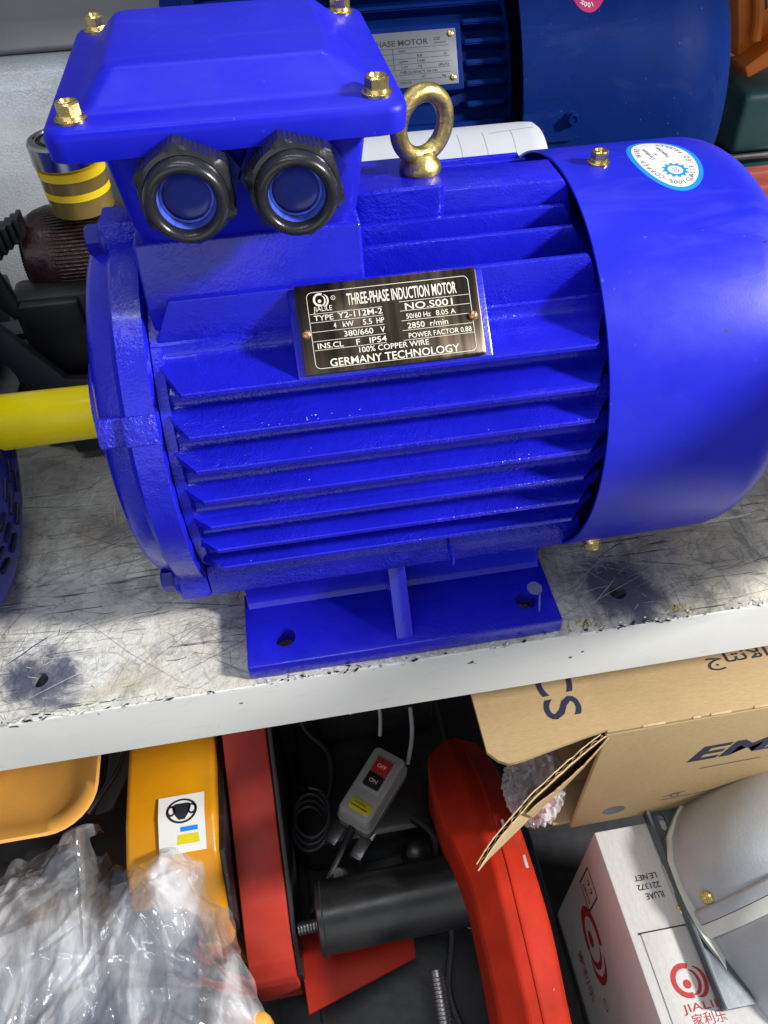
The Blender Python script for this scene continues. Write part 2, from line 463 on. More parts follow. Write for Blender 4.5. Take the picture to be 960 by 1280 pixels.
# ------------------------------------------------------------------ mesh helpers (all in mm, world axes)
class MB:
    """collects shapes for ONE mesh object"""
    def __init__(self):
        self.bm = bmesh.new()

    def raw(self, verts, faces):
        vs = [self.bm.verts.new(v) for v in verts]
        for f in faces:
            try:
                self.bm.faces.new([vs[i] for i in f])
            except ValueError:
                pass
        return vs

    def merge(self, tmp):
        me = bpy.data.meshes.new("tmp")
        tmp.to_mesh(me)
        tmp.free()
        self.bm.from_mesh(me)
        bpy.data.meshes.remove(me)
        return self

    def box(self, x0, x1, y0, y1, z0, z1, bev=0.0, seg=2, mtx=None):
        t = bmesh.new()
        bmesh.ops.create_cube(t, size=1)
        for v in t.verts:
            v.co = Vector((x0 + (v.co.x + .5) * (x1 - x0), y0 + (v.co.y + .5) * (y1 - y0), z0 + (v.co.z + .5) * (z1 - z0)))
        if bev:
            bmesh.ops.bevel(t, geom=t.edges[:], offset=bev, segments=seg, affect='EDGES', profile=0.5)
        if mtx:
            t.transform(mtx)
        return self.merge(t)

    def prism(self, poly, axis, a, b, bev=0.0, seg=2, mtx=None):
        """extrude a 2-D polygon along axis 'x','y' or 'z' from a to b"""
        t = bmesh.new()

        def P(p, h):
            return {'x': (h, p[0], p[1]), 'y': (p[0], h, p[1]), 'z': (p[0], p[1], h)}[axis]
        n = len(poly)
        v0 = [t.verts.new(P(p, a)) for p in poly]
        v1 = [t.verts.new(P(p, b)) for p in poly]
        t.faces.new(v0)
        t.faces.new(v1[::-1])
        for i in range(n):
            t.faces.new((v0[i], v0[(i + 1) % n], v1[(i + 1) % n], v1[i]))
        bmesh.ops.recalc_face_normals(t, faces=t.faces[:])
        if bev:
            bmesh.ops.bevel(t, geom=t.edges[:], offset=bev, segments=seg, affect='EDGES', profile=0.5)
        if mtx:
            t.transform(mtx)
        return self.merge(t)

    def lathe(self, prof, origin, axis, seg=48, up=(0, 0, 1), ang=(0, 2 * PI)):
        """prof: (distance along axis, radius)"""
        a = Vector(axis).normalized()
        u = Vector(up) if abs(a.dot(Vector(up))) < 0.99 else Vector((1, 0, 0))
        u = (u - a * u.dot(a)).normalized()
        w_ = a.cross(u)
        o = Vector(origin)
        t = bmesh.new()
        full = abs(ang[1] - ang[0] - 2 * PI) < 1e-6
        cnt = seg if full else seg + 1
        rings = []
        for (h, r) in prof:
            if r < 1e-6:
                rings.append([t.verts.new(o + a * h)])
            else:
                rings.append([t.verts.new(o + a * h + (u * math.cos(ang[0] + (ang[1] - ang[0]) * k / seg) + w_ * math.sin(ang[0] + (ang[1] - ang[0]) * k / seg)) * r) for k in range(cnt)])
        for A, B in zip(rings, rings[1:]):
            for k in range(seg):
                k2 = (k + 1) % cnt
                if len(A) == 1 and len(B) == 1:
                    continue
                if len(A) == 1:
                    t.faces.new((A[0], B[k], B[k2]))
                elif len(B) == 1:
                    t.faces.new((A[k], B[0], A[k2]))
                else:
                    t.faces.new((A[k], B[k], B[k2], A[k2]))
        bmesh.ops.recalc_face_normals(t, faces=t.faces[:])
        return self.merge(t)

    def tube(self, pts, r, seg=10, smooth=6, caps=True):
        pts = [Vector(p) for p in pts]
        if smooth and len(pts) > 2:
            out = []
            for i in range(len(pts) - 1):
                p0, p1, p2, p3 = pts[max(i - 1, 0)], pts[i], pts[i + 1], pts[min(i + 2, len(pts) - 1)]
                for s in range(smooth):
                    q = s / smooth
                    out.append(0.5 * ((2 * p1) + (p2 - p0) * q + (2 * p0 - 5 * p1 + 4 * p2 - p3) * q * q + (3 * p1 - p0 - 3 * p2 + p3) * q ** 3))
            out.append(pts[-1])
            pts = out
        t = bmesh.new()
        prev = None
        nrm = None
        first = None
        for i, p in enumerate(pts):
            d = (pts[min(i + 1, len(pts) - 1)] - pts[max(i - 1, 0)]).normalized()
            if nrm is None:
                nrm = d.orthogonal().normalized()
            else:
                nrm = (nrm - d * nrm.dot(d)).normalized()
            b_ = d.cross(nrm)
            rr = r(i / (len(pts) - 1)) if callable(r) else r
            ring = [t.verts.new(p + (nrm * math.cos(2 * PI * k / seg) + b_ * math.sin(2 * PI * k / seg)) * rr) for k in range(seg)]
            if prev:
                for k in range(seg):
                    t.faces.new((prev[k], prev[(k + 1) % seg], ring[(k + 1) % seg], ring[k]))
            else:
                first = ring
            prev = ring
        if caps:
            t.faces.new(first[::-1])
            t.faces.new(prev)
        bmesh.ops.recalc_face_normals(t, faces=t.faces[:])
        return self.merge(t)

    def torus(self, c, R, r, axis, seg=48, ms=14, sy=1.0):
        a = Vector(axis).normalized()
        u = Vector((0, 0, 1))
        u = (u - a * u.dot(a)).normalized()
        w_ = a.cross(u)
        pts = [Vector(c) + u * math.cos(2 * PI * k / seg) * R * sy + w_ * math.sin(2 * PI * k / seg) * R for k in range(seg)]
        t = bmesh.new()
        rings = []
        for k, p in enumerate(pts):
            d = (p - Vector(c)).normalized()
            rings.append([t.verts.new(p + (d * math.cos(2 * PI * m / ms) + a * math.sin(2 * PI * m / ms)) * r) for m in range(ms)])
        for k in range(seg):
            A, B = rings[k], rings[(k + 1) % seg]
            for m in range(ms):
                t.faces.new((A[m], A[(m + 1) % ms], B[(m + 1) % ms], B[m]))
        bmesh.ops.recalc_face_normals(t, faces=t.faces[:])
        return self.merge(t)

    def loft(self, loops, cap=True):
        t = bmesh.new()
        rings = [[t.verts.new(p) for p in lp] for lp in loops]
        n = len(rings[0])
        for A, B in zip(rings, rings[1:]):
            for k in range(n):
                t.faces.new((A[k], A[(k + 1) % n], B[(k + 1) % n], B[k]))
        if cap:
            t.faces.new(rings[0][::-1])
            t.faces.new(rings[-1])
        bmesh.ops.recalc_face_normals(t, faces=t.faces[:])
        return self.merge(t)

    def bolt(self, base, axis, r=5.0, h=5.5, washer=True, slot=True):
        """flanged hexagon head standing on 'base' along 'axis'"""
        a = Vector(axis).normalized()
        o = Vector(base)
        hgt = 0.0
        if washer:
            self.lathe([(-0.5, 0), (-0.5, r * 1.28), (0.9, r * 1.28), (1.2, r * 1.18), (1.2, 0)], o, a, 24)
            self.lathe([(1.2, 0), (1.2, r * 1.08), (2.3, r * 1.0), (2.3, 0)], o, a, 24)
            hgt = 2.3
        u = a.orthogonal().normalized()
        w_ = a.cross(u)

        def hexa(hh, rr, n=12):
            out = []
            for k in range(6):
                for s in range(2):
                    q = (k + s * 0.5) * PI / 3
                    rad = rr if s == 0 else rr * math.cos(PI / 6)
                    out.append(o + a * hh + (u * math.cos(q) + w_ * math.sin(q)) * rad)
            return out

        def circ(hh, rr):
            return [o + a * hh + (u * math.cos(2 * PI * k / 12) + w_ * math.sin(2 * PI * k / 12)) * rr for k in range(12)]
        self.loft([hexa(hgt, r), hexa(hgt + h * 0.86, r), circ(hgt + h, r * 0.80), circ(hgt + h, r * 0.62), circ(hgt + h - (1.1 if slot else 0.1), r * 0.5)])
        return self

    def mesh(self, name, mats, origin, sharp=35, smooth=True):
        me = bpy.data.meshes.new(name)
        bmesh.ops.transform(self.bm, matrix=Matrix.Translation(-Vector(origin)), verts=self.bm.verts[:])
        bmesh.ops.scale(self.bm, vec=(S, S, S), verts=self.bm.verts[:])
        self.bm.to_mesh(me)
        self.bm.free()
        for m in (mats if isinstance(mats, (list, tuple)) else [mats]):
            me.materials.append(m)
        if smooth:
            me.polygons.foreach_set('use_smooth', [True] * len(me.polygons))
            me.set_sharp_from_angle(angle=math.radians(sharp))
        me.update()
        return me


ORIG = {}


def world_origin(o):
    return ORIG[o.name]


def tag(o, label=None, cat=None, group=None, kind=None):
    if label:
        o['label'] = label
    if cat:
        o['category'] = cat
    if group:
        o['group'] = group
    if kind:
        o['kind'] = kind
    return o


def thing(name, label, cat, loc, group=None):
    o = bpy.data.objects.new(name, None)
    COL.objects.link(o)
    o.empty_display_size = 0.02
    o.location = Vector(loc) * S
    ORIG[o.name] = Vector(loc)
    return tag(o, label, cat, group)


def part(name, mb, mats, parent=None, at=None, sharp=35, smooth=True, label=None):
    """link the shapes as one object; 'at' is its own origin (world mm), the parent's by default"""
    po = ORIG[parent.name] if parent else Vector((0, 0, 0))
    at = Vector(at) if at is not None else po
    o = bpy.data.objects.new(name, mb.mesh(name, mats, at, sharp, smooth))
    COL.objects.link(o)
    ORIG[o.name] = at
    if parent:
        o.parent = parent
    o.location = (at - po) * S
    if label:
        o['label'] = label
    return o


def single(name, mb, mats, label, cat, at=(0, 0, 0), group=None, kind=None, sharp=35):
    return tag(part(name, mb, mats, None, at, sharp), label, cat, group, kind)


def clone(o, parent, at, rot=None):
    c = o.copy()
    COL.objects.link(c)
    c.parent = parent
    at = Vector(at)
    ORIG[c.name] = at
    c.location = (at - (ORIG[parent.name] if parent else Vector((0, 0, 0)))) * S
    if rot is not None:
        c.rotation_euler = rot
    return c


def cut(o, cutters):
    """boolean holes through an object (world mm cutters as MB)"""
    for mb in cutters:
        c = part("cutter", mb, [M_BLACKHOLE])
        md = o.modifiers.new("hole", 'BOOLEAN')
        md.operation = 'DIFFERENCE'
        md.solver = 'EXACT'
        md.object = c
        bpy.context.view_layer.update()
        me = bpy.data.meshes.new_from_object(o.evaluated_get(bpy.context.evaluated_depsgraph_get()))
        o.modifiers.clear()
        o.data = me
        bpy.data.objects.remove(c)
    me = o.data
    me.polygons.foreach_set('use_smooth', [True] * len(me.polygons))
    me.set_sharp_from_angle(angle=math.radians(35))


def rrect(hx, hy, r, cx, cy, z, n=5):
    out = []
    for (sx, sy, a0) in ((1, 1, 0), (-1, 1, PI / 2), (-1, -1, PI), (1, -1, 1.5 * PI)):
        for k in range(n + 1):
            a = a0 + PI / 2 * k / n
            out.append((cx + sx * (hx - r) + math.cos(a) * r, cy + sy * (hy - r) + math.sin(a) * r, z))
    return out


_FONT_CACHE = {}


def glyphs(body, size, spacing=1.0, bold=0.0):
    """2-D outline mesh of a text: verts (x,y) and faces, left aligned at the baseline"""
    key = (body, spacing, bold)
    if key not in _FONT_CACHE:
        c = bpy.data.curves.new("t", 'FONT')
        c.body = body
        c.space_character = spacing
        c.offset = bold
        c.resolution_u = 3
        o = bpy.data.objects.new("t", c)
        COL.objects.link(o)
        bpy.context.view_layer.update()
        me = bpy.data.meshes.new_from_object(o.evaluated_get(bpy.context.evaluated_depsgraph_get()))
        vs = [(v.co.x, v.co.y) for v in me.vertices]
        fs = [tuple(p.vertices) for p in me.polygons]
        bpy.data.objects.remove(o)
        bpy.data.curves.remove(c)
        bpy.data.meshes.remove(me)
        _FONT_CACHE[key] = (vs, fs)
    vs, fs = _FONT_CACHE[key]
    return [(x * size, y * size) for x, y in vs], fs


def text_on(mb, body, cap, fn, u0, v0, width=None, align='l', spacing=1.0, bold=0.0, shear=0.0):
    """write a text with cap height 'cap' (mm) at (u0,v0 = baseline) through fn(u,v)->xyz; width forces its length"""
    vs, fs = glyphs(body, cap / 0.727, spacing, bold)
    if not vs:
        return
    x0 = min(p[0] for p in vs)
    x1 = max(p[0] for p in vs)
    k = width / (x1 - x0) if width else 1.0
    L = (x1 - x0) * k
    off = {'l': 0, 'c': -L / 2, 'r': -L}[align]
    mb.raw([fn(u0 + off + (x - x0) * k + y * shear, v0 + y) for x, y in vs], fs)


def plane_fn(o, du, dv, lift=0.12):
    o, du, dv = Vector(o), Vector(du).normalized(), Vector(dv).normalized()
    n = du.cross(dv) * lift
    return lambda u, v: o + du * u + dv * v + n


def strip(mb, fn, u0, v0, u1, v1, wd=0.2):
    d = Vector((u1 - u0, v1 - v0))
    n = Vector((-d.y, d.x)).normalized() * wd / 2
    mb.raw([fn(u0 + n.x, v0 + n.y), fn(u0 - n.x, v0 - n.y), fn(u1 - n.x, v1 - n.y), fn(u1 + n.x, v1 + n.y)], [(0, 1, 2, 3)])


def disc2(mb, fn, cu, cv, r0, r1, a0=0, a1=2 * PI, n=32, ry=1.0):
    """flat ring / arc band between radii r0 and r1"""
    vs, fs = [], []
    for k in range(n + 1):
        a = a0 + (a1 - a0) * k / n
        for r in (r0, r1):
            vs.append(fn(cu + math.cos(a) * r, cv + math.sin(a) * r * ry))
    for k in range(n):
        fs.append((2 * k, 2 * k + 1, 2 * k + 3, 2 * k + 2))
    mb.raw(vs, fs)


def swoosh(mb, fn, cu, cv, s):
    """round red swirl: an open ring on the left and two crescents nested at the right"""
    disc2(mb, fn, cu - .18 * s, cv + .05 * s, .34 * s, .50 * s, PI * .35, PI * 1.55, 24)
    disc2(mb, fn, cu - .20 * s, cv - .05 * s, .0 * s, .13 * s, 0, 2 * PI, 14)
    for q, (dx, w0, w1) in enumerate(((.02, .34, .47), (.16, .42, .58))):
        vs, fs = [], []
        n = 18
        for k in range(n + 1):
            a = -PI * .55 + PI * .95 * k / n
            t = math.sin(PI * k / n)
            r = w0 * s
            th = (w1 - w0) * s * t + .01 * s
            for rr in (r, r + th):
                vs.append(fn(cu + dx * s + math.cos(a) * rr * .75 - .12 * s, cv + math.sin(a) * rr))
        for k in range(n):
            fs.append((2 * k, 2 * k + 1, 2 * k + 3, 2 * k + 2))
        mb.raw(vs, fs)


# ================================================================== SETTING
mb = MB()
mb.box(-900, 1100, -1200, 1300, -620, -600)
tag(part("floor", mb, M_FLOOR), kind='structure')
mb = MB()
mb.box(-900, 1100, 1100, 1120, -600, 1300)
tag(part("back_wall", mb, M_BACK), kind='structure')

shelf = thing("shelf", "long white painted shelf with scratched worn top and clean front lip", "shelf", (0, 0, 0))
YF = -115.8
mb = MB()
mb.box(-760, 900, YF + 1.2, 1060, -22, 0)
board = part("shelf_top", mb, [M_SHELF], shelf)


def cylcut(x, y, z0, z1, r, n=20):
    m_ = MB()
    m_.lathe([(0, 0), (0, r), (z1 - z0, r), (z1 - z0, 0)], (x, y, z0), (0, 0, 1), n)
    return m_


cut(board, [cylcut(-208.6, -90.1, -40, 20, 4.6), cylcut(129.4, -90.5, -40, 20, 5.2), cylcut(-70.5, -93.5, -40, 20, 7.5), cylcut(69.5, -93.5, -40, 20, 7.5)])
# folded lip with a lightly dented top edge
mb = MB()
loops = []
random.seed(4)
nx = 260
prof = [(-20, -49), (-1.5, -49), (0, -47.5), (0, -2.2), (0.5, -0.8), (1.6, -0.35), (3.2, -0.3), (5.5, -0.5), (5.5, -22)]
for k in range(nx + 1):
    x = -760 + 1660 * k / nx
    dn = noise.noise(Vector((x * 0.05, 0, 0))) * 0.35 + noise.noise(Vector((x * 0.21, 3, 0))) * 0.2
    lp = []
    for j, (dy, z) in enumerate(prof):
        e = dn if j in (3, 4, 5, 6) else 0
        yy = YF + (dy if j > 1 else (20 if j == 0 else 1.5))
        lp.append((x, yy + (e * 0.6 if j < 7 else 0), z + e * 0.5))
    loops.append(lp)
mb.loft(loops)
part("front_lip", mb, [M_LIP], shelf, sharp=22)
# ragged flakes of paint curling along the edge, and the scratches cut into the top
def flakes(n_, seed, ymax, mat_):
    m_ = MB()
    random.seed(seed)
    for k in range(n_):
        x = random.uniform(-300, 330)
        if noise.noise(Vector((x * .035, seed, 0))) < random.uniform(-.35, .35):
            continue
        y = YF + random.uniform(0.3, ymax) * random.random()
        L, W_ = random.uniform(.5, 2.6), random.uniform(.25, .9)
        a = random.uniform(-.7, .7)
        c, s_ = math.cos(a), math.sin(a)
        P = [(x + c * u - s_ * v, y + s_ * u + c * v, .3 + random.uniform(0, .35)) for u, v in ((-L, 0), (-L * .3, -W_), (L * .5, -W_ * .7), (L, .1), (L * .3, W_), (-L * .5, W_ * .8))]
        m_.raw(P, [tuple(range(6))])
    f_ = part("paint_flake", m_, [mat_], shelf, smooth=False)
    f_['kind'] = 'stuff'


flakes(420, 11, 6.5, M_LIP)
flakes(110, 12, 5.0, M_DARK)


def scratches(n_, seed, mat_, wmax, hook):
    m_ = MB()
    random.seed(seed)
    for k in range(n_):
        x, y = random.uniform(-330, 360), random.uniform(YF + 4, 130)
        kind = random.random()
        if hook and kind < .10:
            hx, hy = random.choice(((-208, -90), (129, -90)))
            a = random.uniform(0, 2 * PI)
            r_ = random.uniform(9, 44)
            x, y = hx + math.cos(a) * r_, max(YF + 3, hy + math.sin(a) * r_)
            a += random.gauss(0, 1.1)
            L = random.uniform(2, 8)
        elif kind < .7:
            a = random.gauss(.15, .35)
            L = random.uniform(10, 120) * random.random() + 4
        else:
            a = random.uniform(0, PI)
            L = random.uniform(4, 60) * random.random() + 2
        w_ = random.uniform(.04, wmax) * (2.2 if random.random() < .04 else 1)
        bend = random.gauss(0, .22)
        nseg_ = 5
        px_, py_ = x, y
        vs_ = []
        for i in range(nseg_ + 1):
            aa = a + bend * (i / nseg_ - .5) + random.gauss(0, .04)
            ww_ = w_ * (1 - abs(2 * i / nseg_ - 1) ** 3) + .03
            nx_, ny_ = -math.sin(aa) * ww_, math.cos(aa) * ww_
            z_ = .07 + .0002 * (k % 300)
            vs_ += [(px_ + nx_, max(YF + 2, py_ + ny_), z_), (px_ - nx_, max(YF + 2, py_ - ny_), z_)]
            px_ += math.cos(aa) * L / nseg_
            py_ += math.sin(aa) * L / nseg_
        m_.raw(vs_, [(2 * i, 2 * i + 1, 2 * i + 3, 2 * i + 2) for i in range(nseg_)])
    f_ = part("scratch", m_, [mat_], shelf, smooth=False)
    f_['kind'] = 'stuff'


M_SCR = simple("scratch bare metal", (0.17, 0.165, 0.165), 0.5, 0.2, var=0.5, vscale=60)
M_SCRW = simple("scratch bare filler", (0.62, 0.61, 0.59), 0.6, var=0.1)
M_SCRB = simple("scratch rubbed blue", (0.035, 0.045, 0.20), 0.5, var=0.4)
scratches(1300, 21, M_SCR, .12, True)
scratches(500, 22, M_SCRW, .14, True)
scratches(40, 23, M_SCRB, .45, False)
M_SCRY = simple("rubbed yellow paint", (0.42, 0.33, 0.03), 0.5, var=0.4)
mb = MB()
random.seed(31)
for k in range(46):
    cx = random.choice((98, 101, 105, 158, 163, 167))
    x, y = random.gauss(cx, 3.2), random.uniform(YF + 2.5, YF + 10)
    a = random.gauss(1.0, .5)
    L, W_ = random.uniform(1, 3.6), random.uniform(.15, .6)
    c, s_ = math.cos(a), math.sin(a)
    mb.raw([(x + c * u - s_ * q, max(YF + 2, y + s_ * u + c * q), .2) for u, q in ((-L, 0), (0, -W_), (L, 0), (0, W_))], [(0, 1, 2, 3)])
fl = part("paint_smear", mb, [M_SCRY], shelf, smooth=False)
fl['kind'] = 'stuff'

# unseen upper shelf and cardboard sheet, added to shade the rear and right
shade_shelf = thing("shelf", "unseen upper white shelf added above to shade the rear motor", "shelf", (0, 20, 460))
mb = MB()
mb.box(190, 900, 22, 1060, 470, 482, .5)
part("shelf_top", mb, [M_LIP], shade_shelf)
mb = MB()
mb.box(190, 900, 20, 30, 440, 469.5, 1)
part("front_lip", mb, [M_LIP], shade_shelf)
mb = MB()
mb.prism([(-62, 0.4), (14, 0.4), (22, 248), (-205, 252), (-240, 236), (-244, 196), (-190, 128)], 'x', 300, 312, 2)  # outline shaped to block the key lamp
side_blocker = part("shade_sheet", mb, [M_KRAFT])
tag(side_blocker, "unseen cardboard sheet added at the right to shade cowl, foot and shelf", "cardboard sheet")

# ================================================================== MAIN MOTOR
motor = thing("electric_motor", "bright blue electric motor with black nameplate, two cable glands and yellow shaft", "electric motor",
              (0, 0, 0), "electric motors on the shelf")
AX = 112.0
# frame core
mb = MB()
mb.lathe([(-104, 60), (-104, 92.5), (-99.5, 92.5), (-98, 88.5), (60, 87.5), (96, 86), (104, 82), (104, 60)], (0, 0, AX), (1, 0, 0), 96)
frame = part("frame", mb, [M_CAST], motor)


def hfin(y, z, root, th=2.7, xr=88):
    """horizontal cooling fin with draft and a rounded root; tip at y, top edge at height z"""
    s = -1 if y < 0 else 1
    yo, ro = abs(y), abs(root)
    sec = [(ro - 4, z + 9.0), (ro - .4, z + 7.0), (ro, z + 3.4), (ro + .5, z + 2.3), (ro + 1.3, z + 1.6), (ro + 2.6, z + 1.15), (ro + 5, z + .95), (ro * .6 + yo * .4, z + .7), (ro * .25 + yo * .75, z + .35), (yo - 1.6, z + .1), (yo - .5, z), (yo, z - .5), (yo, z - th + .5), (yo - .5, z - th),
           (ro + 6, z - th - 1.0), (ro + 1.5, z - th - 2.0), (ro - 1.5, z - th - 4.0), (ro - 5, z - th - 7.5)]

    def xl(r):
        return -104 + 11.9 * max(0, (r - ro)) / (yo - ro)

    def xe(r):
        k = max(0.0, (r - ro)) / (yo - ro)
        return xr + 12 * (1 - k) ** 1.5 - (1.6 if r > yo - .2 else .5 if r > yo - 1 else 0)
    t = MB()
    nx_ = 28
    loops = []
    for i in range(nx_ + 1):
        q = i / nx_
        lp = []
        for r, zz in sec:
            x = xl(r) + (xe(r) - xl(r)) * q
            w_ = .22 * noise.noise(Vector((x * .06, z * .3, r * .05))) + .12 * noise.noise(Vector((x * .25, z, r * .1)))
            lp.append((x, s * (r + w_), zz + w_ * .8))
        loops.append(lp)
    t.loft(loops)
    return t


FINS = [(-83.5, 178.2, -57.6), (-92.1, 162.2, -71.4), (-97.2, 147.5, -81.8), (-98.9, 130.5, -86.8), (-98.8, 113.5, -88.9), (-98.6, 96.9, -87.5), (-95.8, 80.5, -84.8)]
for y, z, r in FINS:
    part("fin", hfin(y, z, r), [M_CAST], frame)
for y, z, r in FINS:
    part("fin", hfin(-y, z, r), [M_CAST], frame)


def vfin(y, ztop, x0, x1, th=3.2, zb=170):
    """upright cooling fin, outer face at y, top edge at ztop"""
    s = -1 if y < 0 else 1
    t = MB()
    poly = [(x0 - 12, zb), (x0, ztop), (x1, ztop), (x1 + 2.5, ztop - 4), (x1 + 9, zb)]
    a = [(px, y, pz) for px, pz in poly]
    b = [(px, y - s * (th + (0 if k in (1, 2, 3) else 2.5)), pz) for k, (px, pz) in enumerate(poly)]
    t.loft([a, b])
    bmesh.ops.bevel(t.bm, geom=t.bm.edges[:], offset=0.7, segments=2, affect='EDGES', profile=0.6)
    return t


VF = [(56.0, 205.0, -92, 180), (34.5, 207.6, -30, 180), (20.6, 210.9, -30, 185)]
for s in (-1, 1):
    for y, z, x0, zb in VF:
        part("fin", vfin(s * y * (1.0 if s < 0 else (1.0, 1.25, 1.45)[VF.index((y, z, x0, zb))]), z, x0, 88, zb=zb), [M_CAST], frame)
# broad crown rib
mb = MB()
mb.prism([(-40, 180), (-40, 220.5), (88, 220.5), (91, 216), (101, 180)], 'y', -14.4, 9, 1.2, 2)
part("crown_rib", mb, [M_CAST], frame)
# eyebolt pad
mb = MB()
mb.loft([rrect(22, 17.2, 5, 11.5, 0, 195), rrect(21.5, 16.8, 5, 11.5, 0, 223.2), rrect(20.3, 15.6, 4, 11.5, 0, 224.4)])
part("eyebolt_pad", mb, [M_CAST], frame)
# terminal box pedestal
mb = MB()
mb.prism([(-53.2, 201.0), (-52.6, 205.5), (-47.5, 226.5), (47, 226.5), (52, 205), (52, 170), (-48, 170)], 'x', -101.5, -9.5, 1.6, 3)
part("box_pedestal", mb, [M_CAST], frame)
# valley fillet between the upright and the lowest upper fin, left and right of the nameplate
mb = MB()
for xa, xb in ((-101, -43), (40, 96)):
    pts = []
    n = 8
    for k in range(n + 1):
        a = PI / 2 * k / n
        pts.append((-50.5 - 9 * (1 - math.cos(a)) - 1.0, 188 - 10 * math.sin(a)))
    poly = [(-45, 190)] + [(-54.2 - 9 * (1 - math.sin(PI / 2 - PI / 2 * k / n)), 177.5 + 10 * (1 - math.cos(PI / 2 - PI / 2 * k / n))) for k in range(n + 1)] + [(-63.5, 172), (-45, 172)]
    mb = MB()
    mb.prism(poly, 'x', xa, xb)
    part("valley_fillet", mb, [M_ROUGHCAST], frame, sharp=50)
# nameplate pad: a wedge filling the valley
mb = MB()
mb.prism([(-52.0, 204.0), (-55.2, 205.0), (-83.2, 178.4), (-83.0, 175.2), (-52, 175)], 'x', -43.5, 40.5, 0.9, 2)
part("nameplate_pad", mb, [M_FOOT], frame)
# rail along the lower front and rear joining the end lugs
for s in (-1, 1):
    mb = MB()
    a, b = sorted((s * 55, s * 82.5))
    mb.prism([(s * 52, 42.5), (s * 81.5, 42.5), (s * 82.8, 44), (s * 83.0, 58), (s * 79, 63.5), (s * 60, 66)], 'x', -104, 99, 0.9, 2)
    part("lug_rail", mb, [M_ROUGHCAST], frame)
# casting parting line bead on the front
mb = MB()
mb.box(23.2, 24.4, -99.6, -80, 60, 66, 0.3)
part("casting_bead", mb, [M_CAST], frame)

# flecks of pale overspray that stuck to the fins
M_FLECK = simple("pale overspray fleck", (0.62, 0.63, 0.68), 0.4)
mb = MB()
random.seed(41)
for (y, z, ya, cx, spread, cnt) in ((-92.1, 162.3, -88, -50, 16, 16), (-97.2, 147.6, -92, -10, 50, 5), (-98.9, 130.6, -93, 10, 70, 4), (-95.8, 80.6, -92, -78, 3, 1)):
    for k in range(cnt):
        x = random.gauss(cx, spread)
        if not -88 < x < 84:
            continue
        yy = random.uniform(y + .8, ya)
        zz = z + .25 + (yy - y) * .09
        r_ = random.uniform(.08, .24) * (1.9 if random.random() < .1 else 1)
        mb.raw([(x + math.cos(a_) * r_ * random.uniform(.7, 1.6), yy + math.sin(a_) * r_, zz) for a_ in (0, 1.1, 2.2, 3.3, 4.4, 5.4)], [tuple(range(6))])
fk = part("paint_fleck", mb, [M_FLECK], frame, smooth=False)
fk['kind'] = 'stuff'

# end shield
mb = MB()
mb.lathe([(-104.6, 60), (-104.6, 97), (-105.4, 98.2), (-117.6, 97.2), (-119, 95.5), (-120.5, 92.5), (-128, 90), (-131, 86.5), (-133.2, 80), (-137, 60), (-140.5, 38), (-141, 34),
          (-146, 33), (-147.5, 31), (-147.5, 16)], (0, 0, AX), (1, 0, 0), 96)
shield = part("end_shield", mb, [M_CAST], motor)
for k, (a, wd) in enumerate(((31, 13), (149, 13), (-90, 20))):
    mb = MB()
    mt = Matrix.Translation((0, 0, AX)) @ Matrix.Rotation(math.radians(a + 90 if False else -(90 - a)), 4, 'X') if False else None
    th = math.radians(a)
    # raised pad on the flange: local frame radial r, tangential t
    rad = Vector((0, -math.cos(th), math.sin(th)))
    tan = Vector((0, math.sin(th), math.cos(th)))
    t = MB()
    t.box(-131.5, -119, -wd / 2, wd / 2, 78, 95.5, 1.4)
    t.box(-119.5, -105.2, -wd / 2, wd / 2, 90, 98.6, 0.6)
    mm = Matrix(((1, 0, 0, 0), (0, tan.y, rad.y, 0), (0, tan.z, rad.z, AX), (0, 0, 0, 1)))
    t.bm.transform(mm)
    bmesh.ops.recalc_face_normals(t.bm, faces=t.bm.faces[:])
    part("shield_pad", t, [M_ROUGHCAST], shield)


def lug(yc, zc, hy, hz, name="shield_lug"):
    t = MB()
    t.box(-120.5, -104.4, yc - hy, yc + hy, zc - hz, zc + hz, 1.6)
    part(name, t, [M_ROUGHCAST], shield)
    t = MB()
    t.bolt((-120.3, yc, zc), (-1, 0, 0), 7.2, 6.2, True, False)
    part("shield_bolt", t, [M_LBLUE], shield)


lug(-75, 53.5, 8.5, 10.5)
lug(75, 53.5, 8.5, 10.5)
lug(0, 207.5, 9, 11)
mb = MB()
mb.box(-103.8, -90, -9, 9, 190, 218, 1.6)
part("frame_lug", mb, [M_CAST], frame)

# shaft under a yellow protective sleeve
mb = MB()
mb.lathe([(-139, 14.2), (-203, 14.9), (-204.5, 14.0), (-204.5, 12.2), (-196, 12.2), (-196, 0)], (0, 0, AX), (1, 0, 0), 48)
part("shaft_sleeve", mb, [M_YELLOW], motor)

# feet
for s in (-1, 1):
    mb = MB()
    a, b = sorted((s * 111.5, s * 60))
    mb.box(-91.7, 86.9, a, b, 0.05, 11.6, 1.1)
    foot = part("foot", mb, [M_FOOT], motor)
    cut(foot, [cylcut(-70, s * 94.6, -5, 20, 6.0, 28), cylcut(70, s * 94.6, -5, 20, 6.0, 28)])
    mb = MB()
    mb.prism([(s * 72, 11), (s * 69.5, 14.5), (s * 68.6, 20), (s * 67.5, 43.2), (s * 58, 43.2), (s * 58, 11)], 'x', -89.5, 84.7, 0.5, 1)
    part("foot_web", mb, [M_FOOT], foot)
    mb = MB()
    mb.prism([(s * 108.2, 11.0), (s * 107.0, 13.2), (s * 81.2, 44.2), (s * 66, 44.2), (s * 66, 11)], 'x', -8.4, 1.2, 0.7, 2)
    part("foot_rib", mb, [M_FOOT], foot)
fn = plane_fn((77.5, -87.0, 11.6), (1, 0, 0), (0, 1, 0), 0.1)
mb = MB()
